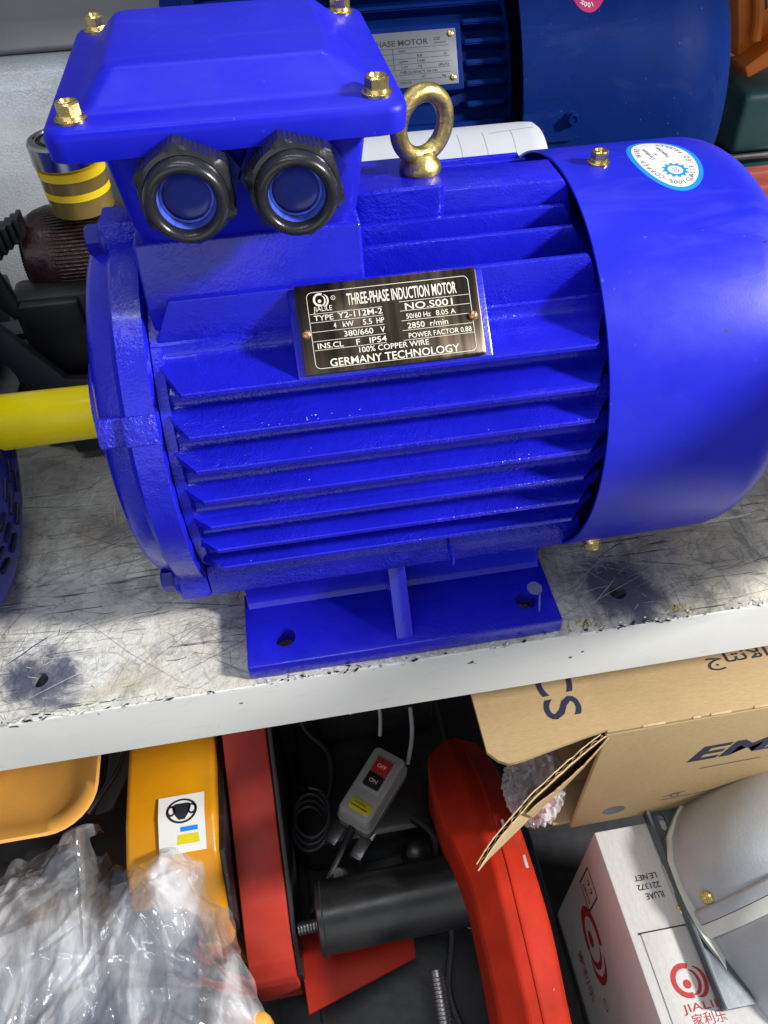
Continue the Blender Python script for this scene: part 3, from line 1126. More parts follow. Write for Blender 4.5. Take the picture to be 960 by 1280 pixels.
random.seed(6)
mb.raw([fn(math.cos(k * PI / 12) * 4.4 * (1 + .10 * noise.noise(Vector((k * .6, 0, 0)))) , math.sin(k * PI / 12) * 4.9 * (1 + .10 * noise.noise(Vector((k * .6, 4, 0))))) for k in range(24)], [tuple(range(24))])
mb.raw([fn(2.6, -3.6), fn(1.2, -4.2), fn(-1.0, -11), fn(-2.8, -17), fn(-2.2, -16.9), fn(.2, -11)], [tuple(range(6))])
part("inspection_dab", mb, [M_GREYLAB], motor)

# fan cowl
mb = MB()
prof = [(91.2, 107.5), (93, 107.5), (130, 107.5), (166, 107.3)]
for k in range(1, 11):
    a = PI / 2 * k / 10
    prof.append((166 + 26 * math.sin(a), 107.3 - 26 * (1 - math.cos(a))))
prof += [(194, 60), (194.6, 20), (194.6, 0)]
inner = [(x - 1.3, r - 1.3) for x, r in prof if r > 25]
mb.lathe(prof, (0, 0, AX), (1, 0, 0), 128)
mb.lathe([(91.2, 107.5), (91.0, 107.2), (91.0, 106.4), (91.2, 106.1)] + [(x, r - 1.4) for x, r in prof[1:4]] + [(180, 92), (188, 60), (189, 0)], (0, 0, AX), (1, 0, 0), 128)
cowl = part("fan_cowl", mb, [M_COWL], motor)
t = MB()
t.bolt((110.4, 1.0, 219.3), (0, 0.0, 1), 4.1, 3.8)
part("cowl_bolt", t, [M_BRASS], cowl)
th = math.radians(-41)
for sgn in (1, -1):
    t = MB()
    d = Vector((0, -math.cos(th) * sgn, math.sin(th)))
    t.bolt(Vector((109, 0, AX)) + d * 107.3, d, 4.1, 3.8)
    part("cowl_bolt", t, [M_BRASS], cowl)
# small knocks and dust on the sheet metal
mb = MB()
random.seed(8)
for (x, a_, L, W_) in ((146, 38, 1.2, .35), (170, 58, 1.0, .3), (120, 70, .5, .2), (150, 84, .5, .25), (158, 96, .7, .2), (132, 44, .4, .2), (126, 112, 2.6, .12), (104, 66, 1.6, .12), (140, 120, .5, .3), (112, 100, .4, .2)):
    th_ = math.radians(a_)
    q0 = lambda u, v: Vector((x + u, -math.cos(th_ + v / 107.6) * 107.62, AX + math.sin(th_ + v / 107.6) * 107.62))
    mb.raw([q0(-L, 0), q0(-L * .2, -W_), q0(L, -W_ * .3), q0(L * .6, W_), q0(-L * .3, W_ * .8)], [(0, 1, 2, 3, 4)])
fk = part("knock_mark", mb, [M_DARK], cowl, smooth=False)
fk['kind'] = 'stuff'
# round inspection label on the cowl


def cowl_fn(cx, cy_arc, R, lift):
    # s runs towards +y round the cowl, t towards -x
    def f(s, t_):
        a = (cy_arc + s) / R
        return Vector((cx - t_, math.sin(a) * (R + lift), AX + math.cos(a) * (R + lift)))
    return f


CX, CY = 141.6, -2.5
f0, f1, f2 = (cowl_fn(CX, CY, 107.5, q) for q in (0.10, 0.2, 0.3))


def ell(fn, ru, rv, n=56, m=10):
    b_ = MB()
    vs = [fn(0, 0)]
    fs = []
    for j in range(1, m + 1):
        for k in range(n):
            a = 2 * PI * k / n
            vs.append(fn(math.cos(a) * ru * j / m, math.sin(a) * rv * j / m))
    for k in range(n):
        fs.append((0, 1 + k, 1 + (k + 1) % n))
    for j in range(m - 1):
        for k in range(n):
            A = 1 + j * n
            B = A + n
            fs.append((A + k, B + k, B + (k + 1) % n, A + (k + 1) % n))
    b_.raw(vs, fs)
    return b_


RU, RV = 26.0, 15.8
lab = part("inspection_label", ell(f0, RU, RV), [M_SKYBLUE], motor)
part("label_face", ell(f1, RU - 2.6, RV - 2.3), [M_WHITELAB], lab)
mb = MB()


def arc_text(mb, body, ru, rv, a0, a1, cap, fn, inward=False):
    n = len(body)
    for i, ch in enumerate(body):
        if ch == ' ':
            continue
        a = a0 + (a1 - a0) * (i + .5) / n
        px, py = math.cos(a) * ru, math.sin(a) * rv
        tx, ty = -math.sin(a) * ru, math.cos(a) * rv
        if a1 < a0:
            tx, ty = -tx, -ty
        L = math.hypot(tx, ty)
        tx, ty = tx / L, ty / L
        nx_, ny_ = -ty, tx
        text_on(mb, ch, cap, lambda u, v: fn(px + tx * u + nx_ * v, py + ty * u + ny_ * v), 0, 0, align='c')


arc_text(mb, "100% COPPER WIRE", 19.0, 9.6, math.radians(192), math.radians(40), 2.6, f2)
arc_text(mb, "QUALIFIED PRODUCT", 21.6, 12.0, math.radians(200), math.radians(338), 2.5, f2)
text_on(mb, "Certificate", 2.2, f2, 0.5, 4.2, width=13)
text_on(mb, "of", 2.0, f2, 4.6, 1.2)
text_on(mb, "Inspection", 2.2, f2, 1.5, -3.2, width=13)
part("label_text", mb, [M_NAVYINK], lab)
mb = MB()
disc2(mb, f2, -10.5, -1.0, 3.6, 4.9, n=40)
for k in range(12):
    a = 2 * PI * k / 12
    c_, s_ = math.cos(a), math.sin(a)
    P = [(4.7, -.7), (6.1, -.55), (6.1, .55), (4.7, .7)]
    mb.raw([f2(-10.5 + c_ * u - s_ * v, -1.0 + s_ * u + c_ * v) for u, v in P], [(0, 1, 2, 3)])
text_on(mb, "QC", 2.4, f2, -10.5, -2.2, align='c')
part("gear_emblem", mb, [M_SKYBLUE], lab)

# terminal box
box_c = (-54.5, 0)
mb = MB()
mb.loft([rrect(44, 46, 11, -55, 0, 226), rrect(45.5, 47, 11, -55, 0, 230), rrect(50, 49.5, 10, -54.5, 0, 264.2)])
tbox = part("terminal_box", mb, [M_LID], motor)
mb = MB()
mb.loft([rrect(60.5, 60.5, 7, -55.5, 0, 264.4), rrect(63.2, 63.0, 8, -55.5, 0, 265.6), rrect(63.6, 63.4, 8, -55.5, 0, 272.6), rrect(62.9, 62.7, 8, -55.5, 0, 274.6),
         rrect(61.2, 61.0, 7, -55.5, 0, 275.7), rrect(55.0, 51.5, 7, -55.8, 0, 276.0), rrect(52.3, 48.8, 7, -56, 0, 276.7), rrect(50.5, 47.0, 7, -56, 0, 278.2),
         rrect(42.2, 38.2, 6, -56.5, 0, 285.6), rrect(41.0, 37.0, 6, -56.5, 0, 286.5), rrect(39.0, 35.0, 5, -56.5, 0, 286.9)])
part("box_lid", mb, [M_LID], tbox, sharp=60)
pb = None
for (x, y) in ((-108.9, -52.1), (-2.1, -52.1), (-108.9, 52.2), (-2.1, 52.2)):
    if pb is None:
        t = MB()
        t.bolt((x, y, 275.9), (0, 0, 1), 4.4, 4.0)
        pb = part("lid_bolt", t, [M_BRASS], tbox, at=(x, y, 275.9))
    else:
        clone(pb, tbox, (x, y, 275.9), (0, 0, random.uniform(0, 1)))

# cable glands
gland0 = None


def make_gland(gx, gz, turn):
    g_ = MB()
    a = Vector((0, -1, 0))
    g_.lathe([(46, 13), (60, 13), (62, 13)], (gx, 0, gz), a, 32)
    gl = part("cable_gland", g_, [M_LBLUE], motor, at=(gx, -48, gz))
    # locknut and ribbed hexagon
    h_ = MB()

    def hexring(yd, rr, n=20):
        out = []
        for k in range(6):
            for s_ in range(n):
                q = (k + s_ / n) * PI / 3 + turn
                loc = (s_ / n - .5) * PI / 3
                rad = min(rr * math.cos(PI / 6) / math.cos(loc), rr * 0.975)
                rib = 0.42 if (s_ % 2 and yd > 62) else 0.0
                out.append(Vector((gx, -yd, gz)) + Vector((math.sin(q) * (rad - rib), 0, math.cos(q) * (rad - rib))))
        return out

    def circ(yd, rr, n=120):
        return [Vector((gx, -yd, gz)) + Vector((math.sin(2 * PI * k / n + turn), 0, math.cos(2 * PI * k / n + turn))) * rr for k in range(n)]
    h_.loft([circ(61.5, 13.5), hexring(61.5, 17.9), hexring(62.5, 18.9), hexring(71.0, 18.9), circ(72.2, 16.4), circ(73, 14.9)], cap=False)
    part("hex_nut", h_, [M_GLAND], gl, at=(gx, -48, gz), sharp=28)
    d_ = MB()
    prof = [(72, 14.7), (75.0, 14.8)]
    for k in range(0, 13):
        q = PI * k / 12
        prof.append((75.6 + 3.8 * math.sin(q), 12.45 + 2.35 * math.cos(q)))
    prof += [(72.5, 10.15), (66, 10.2)]
    d_.lathe(prof, (gx, 0, gz), a, 48)
    part("dome_ring", d_, [M_GLAND], gl, at=(gx, -48, gz), sharp=60)
    p_ = MB()
    p_.lathe([(75.8, 10.16), (74.0, 9.85), (72.0, 9.5), (71.8, 8.6)], (gx, 0, gz), a, 40)
    part("seal_ring", p_, [M_PLUGLITE], gl, at=(gx, -48, gz))
    p_ = MB()
    p_.lathe([(72.4, 9.45), (70.6, 9.2), (69.6, 8.4), (69.0, 6.5), (68.7, 4), (68.6, 0)], (gx, 0, gz), a, 40)
    part("plug", p_, [M_PLUG], gl, at=(gx, -48, gz), sharp=60)
    n_ = MB()
    out = []
    n_.loft([[Vector((gx, -49.2, gz)) + Vector((math.sin(k * PI / 3 + .5), 0, math.cos(k * PI / 3 + .5))) * 20.4 for k in range(6)],
             [Vector((gx, -56.0, gz)) + Vector((math.sin(k * PI / 3 + .5), 0, math.cos(k * PI / 3 + .5))) * 20.4 for k in range(6)]])
    part("lock_nut", n_, [M_LBLUE], gl, at=(gx, -48, gz))


make_gland(-73.9, 254.3, -0.06)
make_gland(-35.4, 253.0, -0.22)

# lifting eye
mb = MB()
mb.lathe([(0, 0), (0, 9.2), (1.2, 9.6), (4.0, 9.0), (6.0, 6.8), (8.5, 5.6), (10, 0)], (24.6, 0, 224.2), (0, 0, 1), 32)
mb.torus((25.2, 0, 244.3), 12.3, 3.9, (0.42, -1, 0), 56, 16, 1.06)
part("lifting_eye", mb, [M_ZINC], motor, sharp=60)

# nameplate
pTL = Vector((-40.2, -56.0, 205.3))
pu = Vector((1, 0, 0))
pv = (Vector((-40.2, -82.7, 179.3)) - pTL).normalized()
PW, PH = 77.2, 37.3
nn = pu.cross(-pv).normalized()
mb = MB()
mm = Matrix((pu, -pv, nn)).transposed().to_4x4()
mm.translation = pTL + nn * 0.3
t = MB()
t.loft([rrect(PW / 2, PH / 2, 1.4, PW / 2, -PH / 2, 0.0), rrect(PW / 2, PH / 2, 1.4, PW / 2, -PH / 2, 0.9), rrect(PW / 2 - .25, PH / 2 - .25, 1.2, PW / 2, -PH / 2, 1.05)])
t.bm.transform(mm)
plate = part("nameplate", t, [M_PLATE], motor)
fp = plane_fn(pTL + nn * 1.35, pu, -pv, 0.12)
U = lambda u: u * PW
V = lambda v: -v * PH
mb = MB()
# border and rules
rr_ = [(p[0], p[1]) for p in rrect(PW * .445, PH * .425, 2.2, PW * .505, -PH * .515, 0, 5)]
for a_, b_ in zip(rr_, rr_[1:] + rr_[:1]):
    strip(mb, fp, a_[0], a_[1], b_[0], b_[1], 0.22)
for (u0, u1, v) in ((.065, .46, .33), (.065, .46, .425), (.065, .46, .53), (.065, .46, .635), (.065, .46, .735), (.555, .945, .30), (.555, .945, .405), (.555, .945, .515), (.555, .945, .625), (.555, .945, .735)):
    strip(mb, fp, U(u0), V(v), U(u1), V(v), 0.18)
for (s_, u0, u1, vb, cap, bold) in (
        ("THREE-PHASE INDUCTION MOTOR", .275, .88, .270, 5.0, .012), ("JIALILE", .088, .19, .305, 2.2, .0),
        ("TYPE", .085, .19, .408, 2.35, .008), ("Y2-112M-2", .215, .458, .405, 2.55, .008),
        ("4", .185, .20, .508, 2.4, .008), ("kW", .235, .295, .508, 2.4, .008), ("5.5", .345, .395, .508, 2.4, .008), ("HP", .42, .462, .508, 2.4, .008),
        ("380/660", .235, .395, .615, 2.5, .008), ("V", .435, .46, .615, 2.5, .008),
        ("INS.CL", .085, .225, .720, 2.35, .008), ("F", .295, .315, .720, 2.35, .008), ("IP54", .368, .462, .720, 2.5, .008),
        ("NO.S001", .585, .85, .395, 2.9, .008),
        ("50/60 Hz", .585, .72, .497, 2.2, .004), ("8.05 A", .75, .86, .497, 2.2, .004),
        ("2850", .585, .68, .608, 2.5, .006), ("r/min", .71, .81, .608, 2.5, .006),
        ("POWER FACTOR 0.88", .585, .935, .717, 2.2, .004),
        ("100% COPPER WIRE", .305, .69, .812, 2.4, .006), ("GERMANY TECHNOLOGY", .14, .855, .928, 3.3, .010)):
    text_on(mb, s_, cap, fp, U(u0), V(vb), width=U(u1 - u0), bold=bold)
swoosh(mb, fp, U(.142), V(.185), 5.6)
disc2(mb, fp, U(.202), V(.17), .75, .95, n=20)
text_on(mb, "R", 0.9, fp, U(.202), V(.182), align='c')
part("plate_lettering", mb, [M_PALE], plate)
for u, v in ((.035, .545), (.955, .545)):
    t = MB()
    t.lathe([(0, 2.0), (.5, 2.0), (1.2, 1.5), (1.5, 0.7), (1.45, 0)], pTL + pu * U(u) + pv * PH * v + nn * 1.35, nn, 20)
    part("rivet", t, [M_COPPER], plate)

# ================================================================== LEFT MOTOR (only its cowl end shows)
lm = thing("electric_motor", "blue motor fan cowl peeping in under the yellow shaft at the left edge", "electric motor", (-340, -12, 0), "electric motors on the shelf")
mb = MB()
prof = [(-420, 96), (-250, 98)]
for k in range(1, 9):
    a = PI / 2 * k / 8
    prof.append((-250 + 26 * math.sin(a), 98 - 24 * (1 - math.cos(a))))
prof += [(-223, 50), (-222.5, 0)]
mb.lathe(prof, (0, -12, 100), (1, 0, 0), 80)
lc = part("fan_cowl", mb, [M_LBLUE], lm)
for ring, cnt, r0, r1 in ((0, 20, 66, 71), (1, 18, 57, 56), (2, 14, 48, 40)):
    for k in range(cnt):
        a = 2 * PI * k / cnt
        t = MB()
        t.box(-224.8, -222.2 + .25, -7.0, 7.0, r0, r0 + 3.4, 0.6)
        t.bm.transform(Matrix.Translation((0, -12, 100)) @ Matrix.Rotation(a, 4, 'X'))
        part("vent_slot", t, [M_SLOT], lc)
mb = MB()
mb.box(-540, -330, -100, 76, 0.1, 12, 1.0)
mb.box(-530, -350, -60, 40, 11, 60, 2)
part("foot", mb, [M_LBLUE], lm)
mb = MB()
mb.lathe([(-590, 60), (-590, 92), (-420, 92), (-420, 60)], (0, -12, 100), (1, 0, 0), 48)
part("frame", mb, [M_LBLUE], lm)

# ================================================================== REAR MOTOR (navy)
BY, BZ, BR = 320, 140, 140
rm = thing("electric_motor", "large dark navy motor with grey data plate standing behind the bright blue one", "electric motor", (40, BY, 0), "electric motors on the shelf")
mb = MB()
prof = [(133, BR), (236, BR)]
for k in range(1, 11):
    a = PI / 2 * k / 10
    prof.append((236 + 68 * math.sin(a), BR - 58 * (1 - math.cos(a))))
prof += [(306, 60), (306.5, 0)]
mb.lathe(prof, (0, BY, BZ), (1, 0, 0), 112)
mb.lathe([(133, BR), (132.7, BR - .6), (133, BR - 1.6), (236, BR - 1.6), (270, 118), (298, 78), (300, 0)], (0, BY, BZ), (1, 0, 0), 112)
rc = part("fan_cowl", mb, [M_NAVY], rm)
mb = MB()
mb.lathe([(-84, 60), (-84, 118), (-76, 118), (-74, 112), (120, 112), (135, 106), (135, 50)], (0, BY, BZ), (1, 0, 0), 96)
rf = part("frame", mb, [M_NAVYC], rm)
for a in range(-60, 100, 6):
    th = math.radians(a)
    xa, xb = (95, 99) if 14 < a < 46 else (-80, -70)
    d = Vector((0, -math.cos(th), math.sin(th)))
    tn = Vector((0, math.sin(th), math.cos(th)))
    t = MB()
    L1 = 133 if a > 45 or a < 22 else 120
    t.loft([[Vector((x, BY, BZ)) + d * r + tn * q for x, r in ((xa, 108), (xb, 121), (122, 121), (126, 119), (133, 106))] for q in (-1.8, 1.8)])
    bmesh.ops.bevel(t.bm, geom=t.bm.edges[:], offset=0.8, segments=2, affect='EDGES')
    part("fin", t, [M_NAVYC], rf)
# pad for the plate
th = math.radians(30)
d = Vector((0, -math.cos(th), math.sin(th)))
up = Vector((0, math.sin(th), math.cos(th)))
c0 = Vector((50, BY, BZ)) + d * 121
t = MB()
t.box(-46, 46, -17, 23, -16, 5.5, 1.5)
mq = Matrix((Vector((1, 0, 0)), up, -d if False else Vector((1, 0, 0)).cross(up))).transposed().to_4x4()
mq.translation = c0
t.bm.transform(mq)
part("nameplate_pad", t, [M_NAVYC], rf)
t = MB()
t.box(-42, 42, -13.5, 19.5, 5.4, 6.4, .3)
t.bm.transform(mq)
rp = part("nameplate", t, [M_PLATEGREY], rm)
nq = Vector((1, 0, 0)).cross(up)
fq_ = plane_fn(c0 + nq * 6.4 + up * 3, (1, 0, 0), up, 0.12)
fq = lambda u, v: fq_(u, v * .72)
mb = MB()
text_on(mb, "THREE-PHASE MOTOR", 4.6, fq, -33, 11.8, width=56, bold=.012)
text_on(mb, "CE", 2.6, fq, 27, 14.2, bold=.01)
text_on(mb, "000000", 1.1, fq, 27, 11.6, width=8)
for v in (9.6, 5.2, .8, -3.6, -8.0, -12.4, -16.8):
    strip(mb, fq, -39, v, 37, v, .28)
strip(mb, fq, -1, 9.6, -1, -8, .3)
strip(mb, fq, 6, -12.4, 6, -8, .3)
for (s_, u, v) in (("TYPE  Y-112M-4", -36, 6.2), ("NO.", 3, 6.2), ("POWER 4 kW 5.5HP", -36, 1.8), ("8.8", 15, 1.8), ("A", 33, 1.8), ("VOLTS 380 V", -36, -2.6), ("RPM", 3, -2.6), ("1440", 15, -2.6),
                   ("CONN", -36, -7), ("LW", 4, -7), ("74", 15, -7), ("dB(A)", 29, -7), ("INSULATION B", -36, -11.4), ("FREQUENCY 50 Hz", 3, -11.4), ("IP44", -36, -15.8), ("47", 17, -15.8), ("kg", 31, -15.8),
                   ("CODE NO.  DATE", -14, -20)):
    text_on(mb, s_, 2.2, fq, u, v)
part("plate_lettering", mb, [M_INK], rp)
for u, v in ((38.5, 18.5), (38.5, -17.5), (-38.5, 18.5), (-38.5, -17.5)):
    t = MB()
    t.lathe([(0, 1.9), (.8, 1.7), (1.3, .7), (1.3, 0)], fq(u, v), nq, 16)
    part("rivet", t, [M_BRASS], rp)
# strap with screw at the cowl's lower edge
mb = MB()
for k in range(1):
    vs0, vs1 = [], []
    outline = [(132, -3), (168, -3), (172, 0), (174, 4), (174, 17), (172, 21), (168, 24), (132, 24)]
    a0 = 1.72
    for (x, s_) in outline:
        a = math.radians(8.0) + (s_ / BR)
        for lst, rr in ((vs0, BR - .4), (vs1, BR + 2.6)):
            lst.append(Vector((x, BY - math.cos(a) * rr, BZ + math.sin(a) * rr)))
    mb.loft([vs0, vs1])
bmesh.ops.bevel(mb.bm, geom=mb.bm.edges[:], offset=.6, segments=2, affect='EDGES')
part("cowl_strap", mb, [M_NAVY], rm)
a = math.radians(12.5)
dd = Vector((0, -math.cos(a), math.sin(a)))
t = MB()
t.bolt(Vector((166, BY, BZ)) + dd * (BR + 2.4), dd, 4.0, 3.5, True, True)
part("strap_screw", t, [M_NAVY], rm)
# pink round label
fpk = lambda lift: (lambda s_, t_: Vector((180 - t_, BY + math.sin(-math.radians(42) + s_ / BR) * (BR + lift), BZ + math.cos(-math.radians(42) + s_ / BR) * (BR + lift))))
pk = part("inspection_label", ell(fpk(.12), 25, 14), [M_PINK], rm)
mb = MB()
arc_text(mb, "100% QUALIFIED", 19, 9, math.radians(195), math.radians(40), 3.0, fpk(.25))
part("label_text", mb, [M_WHITELAB], pk)
mb = MB()
mb.box(-70, 110, BY - 125, BY + 125, .1, 14, 1.5)
mb.box(-60, 100, BY - 70, BY + 70, 13, 60, 3)
part("foot", mb, [M_NAVYC], rm)
mb = MB()
mb.lathe([(-84.5, 114), (-98, 108), (-104, 80), (-112, 40), (-114, 0)], (0, BY, BZ), (1, 0, 0), 64)
part("end_shield", mb, [M_NAVYC], rm)
mb = MB()
mb.box(-70, 14, BY - 45, BY + 55, BZ + 104, BZ + 170, 6)
part("terminal_box", mb, [M_NAVY], rm)

# ================================================================== PAPER ROLL between the motors
pr = thing("paper_roll", "white paper roll with thin grey ruled lines wedged between the two motors", "paper roll", (60, 143, 146))
mb = MB()
prof = [(-12, 0), (-12, 34), (-10, 37.6)] + [(x, 38) for x in (0, 40, 80, 120)] + [(128, 37.4), (131, 35.2), (132.4, 31), (132.6, 20), (132.6, 0)]
mb.lathe(prof, (0, 143, 146), (1, 0, 0), 56)
part("roll_body", mb, [M_PAPER], pr, sharp=60)
fr = lambda u, v: Vector((u, 143 - math.cos(v / 38.1) * 38.15, 146 + math.sin(v / 38.1) * 38.15))
mb = MB()
for u in (12, 40, 58, 76, 92, 110):
    for j in range(12):
        strip(mb, fr, u, 8 + j * 4, u, 12 + j * 4, .35)
for u in range(96, 122, 5):
    strip(mb, fr, u, 54 + (u - 96) * .1, u + 5, 54.5 + (u - 96) * .1, .5)
part("ruled_line", mb, [M_GREYLINE], pr)

# ================================================================== GREY MACHINE at the left rear
gm = thing("gearbox", "big grey hammertone machine body with smooth upper deck behind the terminal box", "gearbox", (-260, 420, 0))
mb = MB()
pts = [(262, 40), (258, 110), (258, 150), (262, 172), (270, 188), (282, 198), (296, 202), (300, 203)]
mb.prism([(720, 0), (720, 202)] + [(300, 202), (291, 201), (281, 197.5), (272, 190), (263, 177), (256, 160), (252, 140), (250, 110), (250, 0)], 'x', -560, -60, 1.0, 1)
part("housing", mb, [M_HAMMER], gm, sharp=50)
mb = MB()
mb.prism([(304, 202.5), (304, 206), (330, 216), (470, 260), (700, 330), (720, 330), (720, 202.5)], 'x', -560, -58, 1.5, 2)
part("upper_deck", mb, [M_GREYTOP], gm)
t = MB()
t.bolt((-318, 285, 199), (0, -.3, 1), 5, 4)
part("deck_bolt", t, [M_STEEL], gm)

# ================================================================== CLUTTER behind the shaft
mh = thing("motor_core", "dark machine head with varnished red-brown winding and black clip bracket", "machine part", (-180, 135, 0))
mb = MB()
mb.lathe([(-34, 0), (-34, 18), (-31, 25), (-18, 29), (20, 29), (36, 26), (40, 20), (40, 0)], (-170, 150, 128), (1, .1, 0), 40)
for k in range(46):
    a_ = -.2 + k * .078
    d_ = Vector((0, -math.cos(a_), math.sin(a_)))
    mb.tube([Vector((-202, 150, 128)) + d_ * 22, Vector((-186, 150, 128)) + d_ * 29, Vector((-150, 150, 128)) + d_ * 29.4, Vector((-134, 150, 128)) + d_ * 24], .95, 6, 3)
part("winding", mb, [M_WIND], mh)
mb = MB()
mb.box(-212, -158, 104, 132, 64, 124, 5)
mb.box(-206, -170, 98, 106, 104, 122, 2)
mb.box(-236, -206, 122, 140, 84, 90, 2)
part("clip_bracket", mb, [M_RUBBER], mh)
mb = MB()
for k in range(7):
    mb.box(-222 + 4 * k, -219 + 4 * k, 120 + k, 140, 136 + 2.5 * k, 152 + 2 * k, .8)
part("commutator_tooth", mb, [M_RUBBER], mh)
mb = MB()
mb.prism([(-222, 140), (-212, 150), (-208, 128), (-204, 112), (-212, 110), (-220, 122)], 'y', 104, 110, 1)
part("lever", mb, [M_RUBBER], mh)
mb = MB()
mb.box(-230, -120, 110, 190, 2, 74, 4)
part("pedestal", mb, [M_RUBBER], mh)
mb = MB()
mb.prism([(-236, 118), (-222, 118), (-192, 70), (-168, 66), (-120, 64), (-120, 8), (-204, 8), (-206, 40), (-216, 62)], 'y', 92, 99, .8)
single("steel_bracket", mb, [M_DARK], "dark grey cut steel bracket standing behind the yellow shaft", "bracket", (-180, 95, 0))
mb = MB()
mb.box(-420, -246, 130, 220, 62, 82, 1.5)
mb.box(-420, -236, 118, 225, 40, 46, 1)
mb.box(-420, -250, 140, 220, 2, 41, 1)
mb.box(-420, -252, 140, 210, 82, 104, 1)
single("vice_base", mb, [M_DARK], "dark stepped iron base at the left edge below the grey machine", "machine base", (-320, 170, 0))


def tape_roll(z0, z1, c, R, label):
    t_ = thing("tape_roll", label, "tape", (c[0], c[1], z0), "tape rolls under the bearing")
    m_ = MB()
    m_.lathe([(0, R * .6), (0, R), ((z1 - z0), R * 1.0), ((z1 - z0), R * .6), (0, R * .6)], (c[0], c[1], z0), (0, 0, 1), 48)
    part("tape_winding", m_, [M_TAPE], t_)
    m_ = MB()
    m_.lathe([(z1 - z0 - .1, R * .6), (z1 - z0 - .1, R * 1.015), (z1 - z0 + 4.4, R * 1.015), (z1 - z0 + 4.4, R * .6)], (c[0], c[1], z0), (0, 0, 1), 48)
    part("side_band", m_, [M_TAPEY], t_)


tc = (-158.0, 140.0)
tape_roll(162.0, 172.5, tc, 18.9, "lower of the two yellow banded tape rolls stacked under the bearing")
tape_roll(176.6, 184.0, tc, 19.3, "upper yellow banded tape roll directly under the steel bearing")
bb = thing("ball_bearing", "shiny steel ball bearing lying on top of the yellow tape rolls", "bearing", (tc[0], tc[1], 189))
mb = MB()
mb.lathe([(0.2, 14), (0.2, 18.4), (1.4, 19.4), (12.6, 19.4), (14, 18.2), (14, 15.8), (13.4, 15.8), (13.4, 14)], (tc[0] - 1, tc[1], 189), (0, 0, 1), 56)
part("outer_race", mb, [M_STEEL], bb)
mb = MB()
mb.lathe([(0.4, 8), (0.4, 11), (13.6, 11), (13.6, 8), (0.4, 8)], (tc[0] - 1, tc[1], 189), (0, 0, 1), 40)
part("inner_race", mb, [M_STEEL], bb)
mb = MB()
mb.lathe([(11.8, 10.8), (12.4, 14.2)], (tc[0] - 1, tc[1], 189), (0, 0, 1), 40)
part("seal", mb, [M_RUBBER], bb)

# ================================================================== RIGHT REAR: tools
ot = thing("power_tool", "orange power tool body with slotted bracket and white sticker at the upper right", "power tool", (420, 430, 0))
mb = MB()
mb.prism([(345, 215), (372, 205), (392, 178), (402, 150), (408, 128), (470, 160), (470, 250), (380, 260)], 'y', 395, 470, 3)
part("tool_body", mb, [M_TOOL], ot)
mb = MB()
mb.prism([(404, 128), (410, 118), (480, 150), (480, 168), (430, 146)], 'y', 372, 400, 2)
mb.tube([(378, 392, 222), (398, 388, 198), (410, 386, 170), (414, 384, 146)], 5, 10)
part("tool_handle", mb, [M_TOOL], ot)
mb = MB()
mb.box(364, 386, 393.6, 396, 186, 206, .3)
part("tool_sticker", mb, [M_WHITELAB], ot)
mb = MB()
mb.tube([(386, 391, 220), (404, 389, 196), (416, 388, 170)], 3.2, 8)
part("tool_slot", mb, [M_RUBBER], ot)
tcs = thing("tool_case", "dark teal plastic tool case with rounded lid below the orange tool", "tool case", (470, 420, 0))
mb = MB()
mb.box(400, 560, 352, 460, 56, 112, 8, 3)
part("case_lid", mb, [M_TEAL], tcs)
mb = MB()
mb.box(404, 556, 356, 458, 2, 54, 7, 3)
part("case_base", mb, [M_TEAL], tcs)
mb = MB()
mb.box(396, 470, 349, 354, 52, 57, 1)
part("case_seam", mb, [M_DSTEEL], tcs)
om = thing("ribbed_machine", "faded red ribbed machine frame lying at the right behind the blue cowl", "machine frame", (360, 300, 0))
mb = MB()
for k in range(4):
    mb.box(318 + 0 * k, 460, 262 + 20 * k, 277 + 20 * k, 20, 40 + 4 * k, 3)
mb.box(312, 460, 258, 346, 2, 22, 2)
part("rib_plate", mb, [M_OLDRED], om)
mb = MB()
mb.box(420, 560, 520, 640, 2, 240, 4)
single("crate", mb, [M_OLDRED], "dark brown crate behind the orange tool in the top right corner", "crate", (490, 580, 0))

# ================================================================== LOWER SHELF
# base machine in the dark
base = thing("winch_base", "black oily winch base plate and gear case in the shade under the shelf", "winch", (-40, 0, -600))
mb = MB()
mb.box(-100, 70, -330, 180, -470, -440, 3)
part("base_plate", mb, [M_DARK], base)
mb = MB()
mb.box(-98, 60, -70, 120, -442, -372, 8)
mb.box(-70, 50, 30, 140, -372, -300, 10)
part("gear_case", mb, [M_BLACKP], base)
mb = MB()
mb.lathe([(0, 0), (0, 20), (26, 20), (28, 17), (28, 0)], (18, -105, -400), (0, -.2, 1), 28)
mb.lathe([(0, 0), (0, 11), (40, 11), (42, 8), (42, 0)], (5, -85, -396), (.1, -.3, 1), 20)
part("filler_cap", mb, [M_BLACKP], base)
mb = MB()
mb.tube([(-35, 20, -296), (-30, 26, -290), (-16, 26, -291)], 2.6, 8)
part("eye_hook", mb, [M_DSTEEL], base)
for (x, y, z) in ((-66, -100, -370), (46, -52, -371), (52, -140, -438)):
    t = MB()
    t.bolt((x, y, z), (0, 0, 1), 6, 5, True, False)
    part("base_bolt", t, [M_DSTEEL], base)
mb = MB()
mb.box(-140, 140, -420, 300, -600, -470, 4)
part("skid", mb, [M_DARK], base)

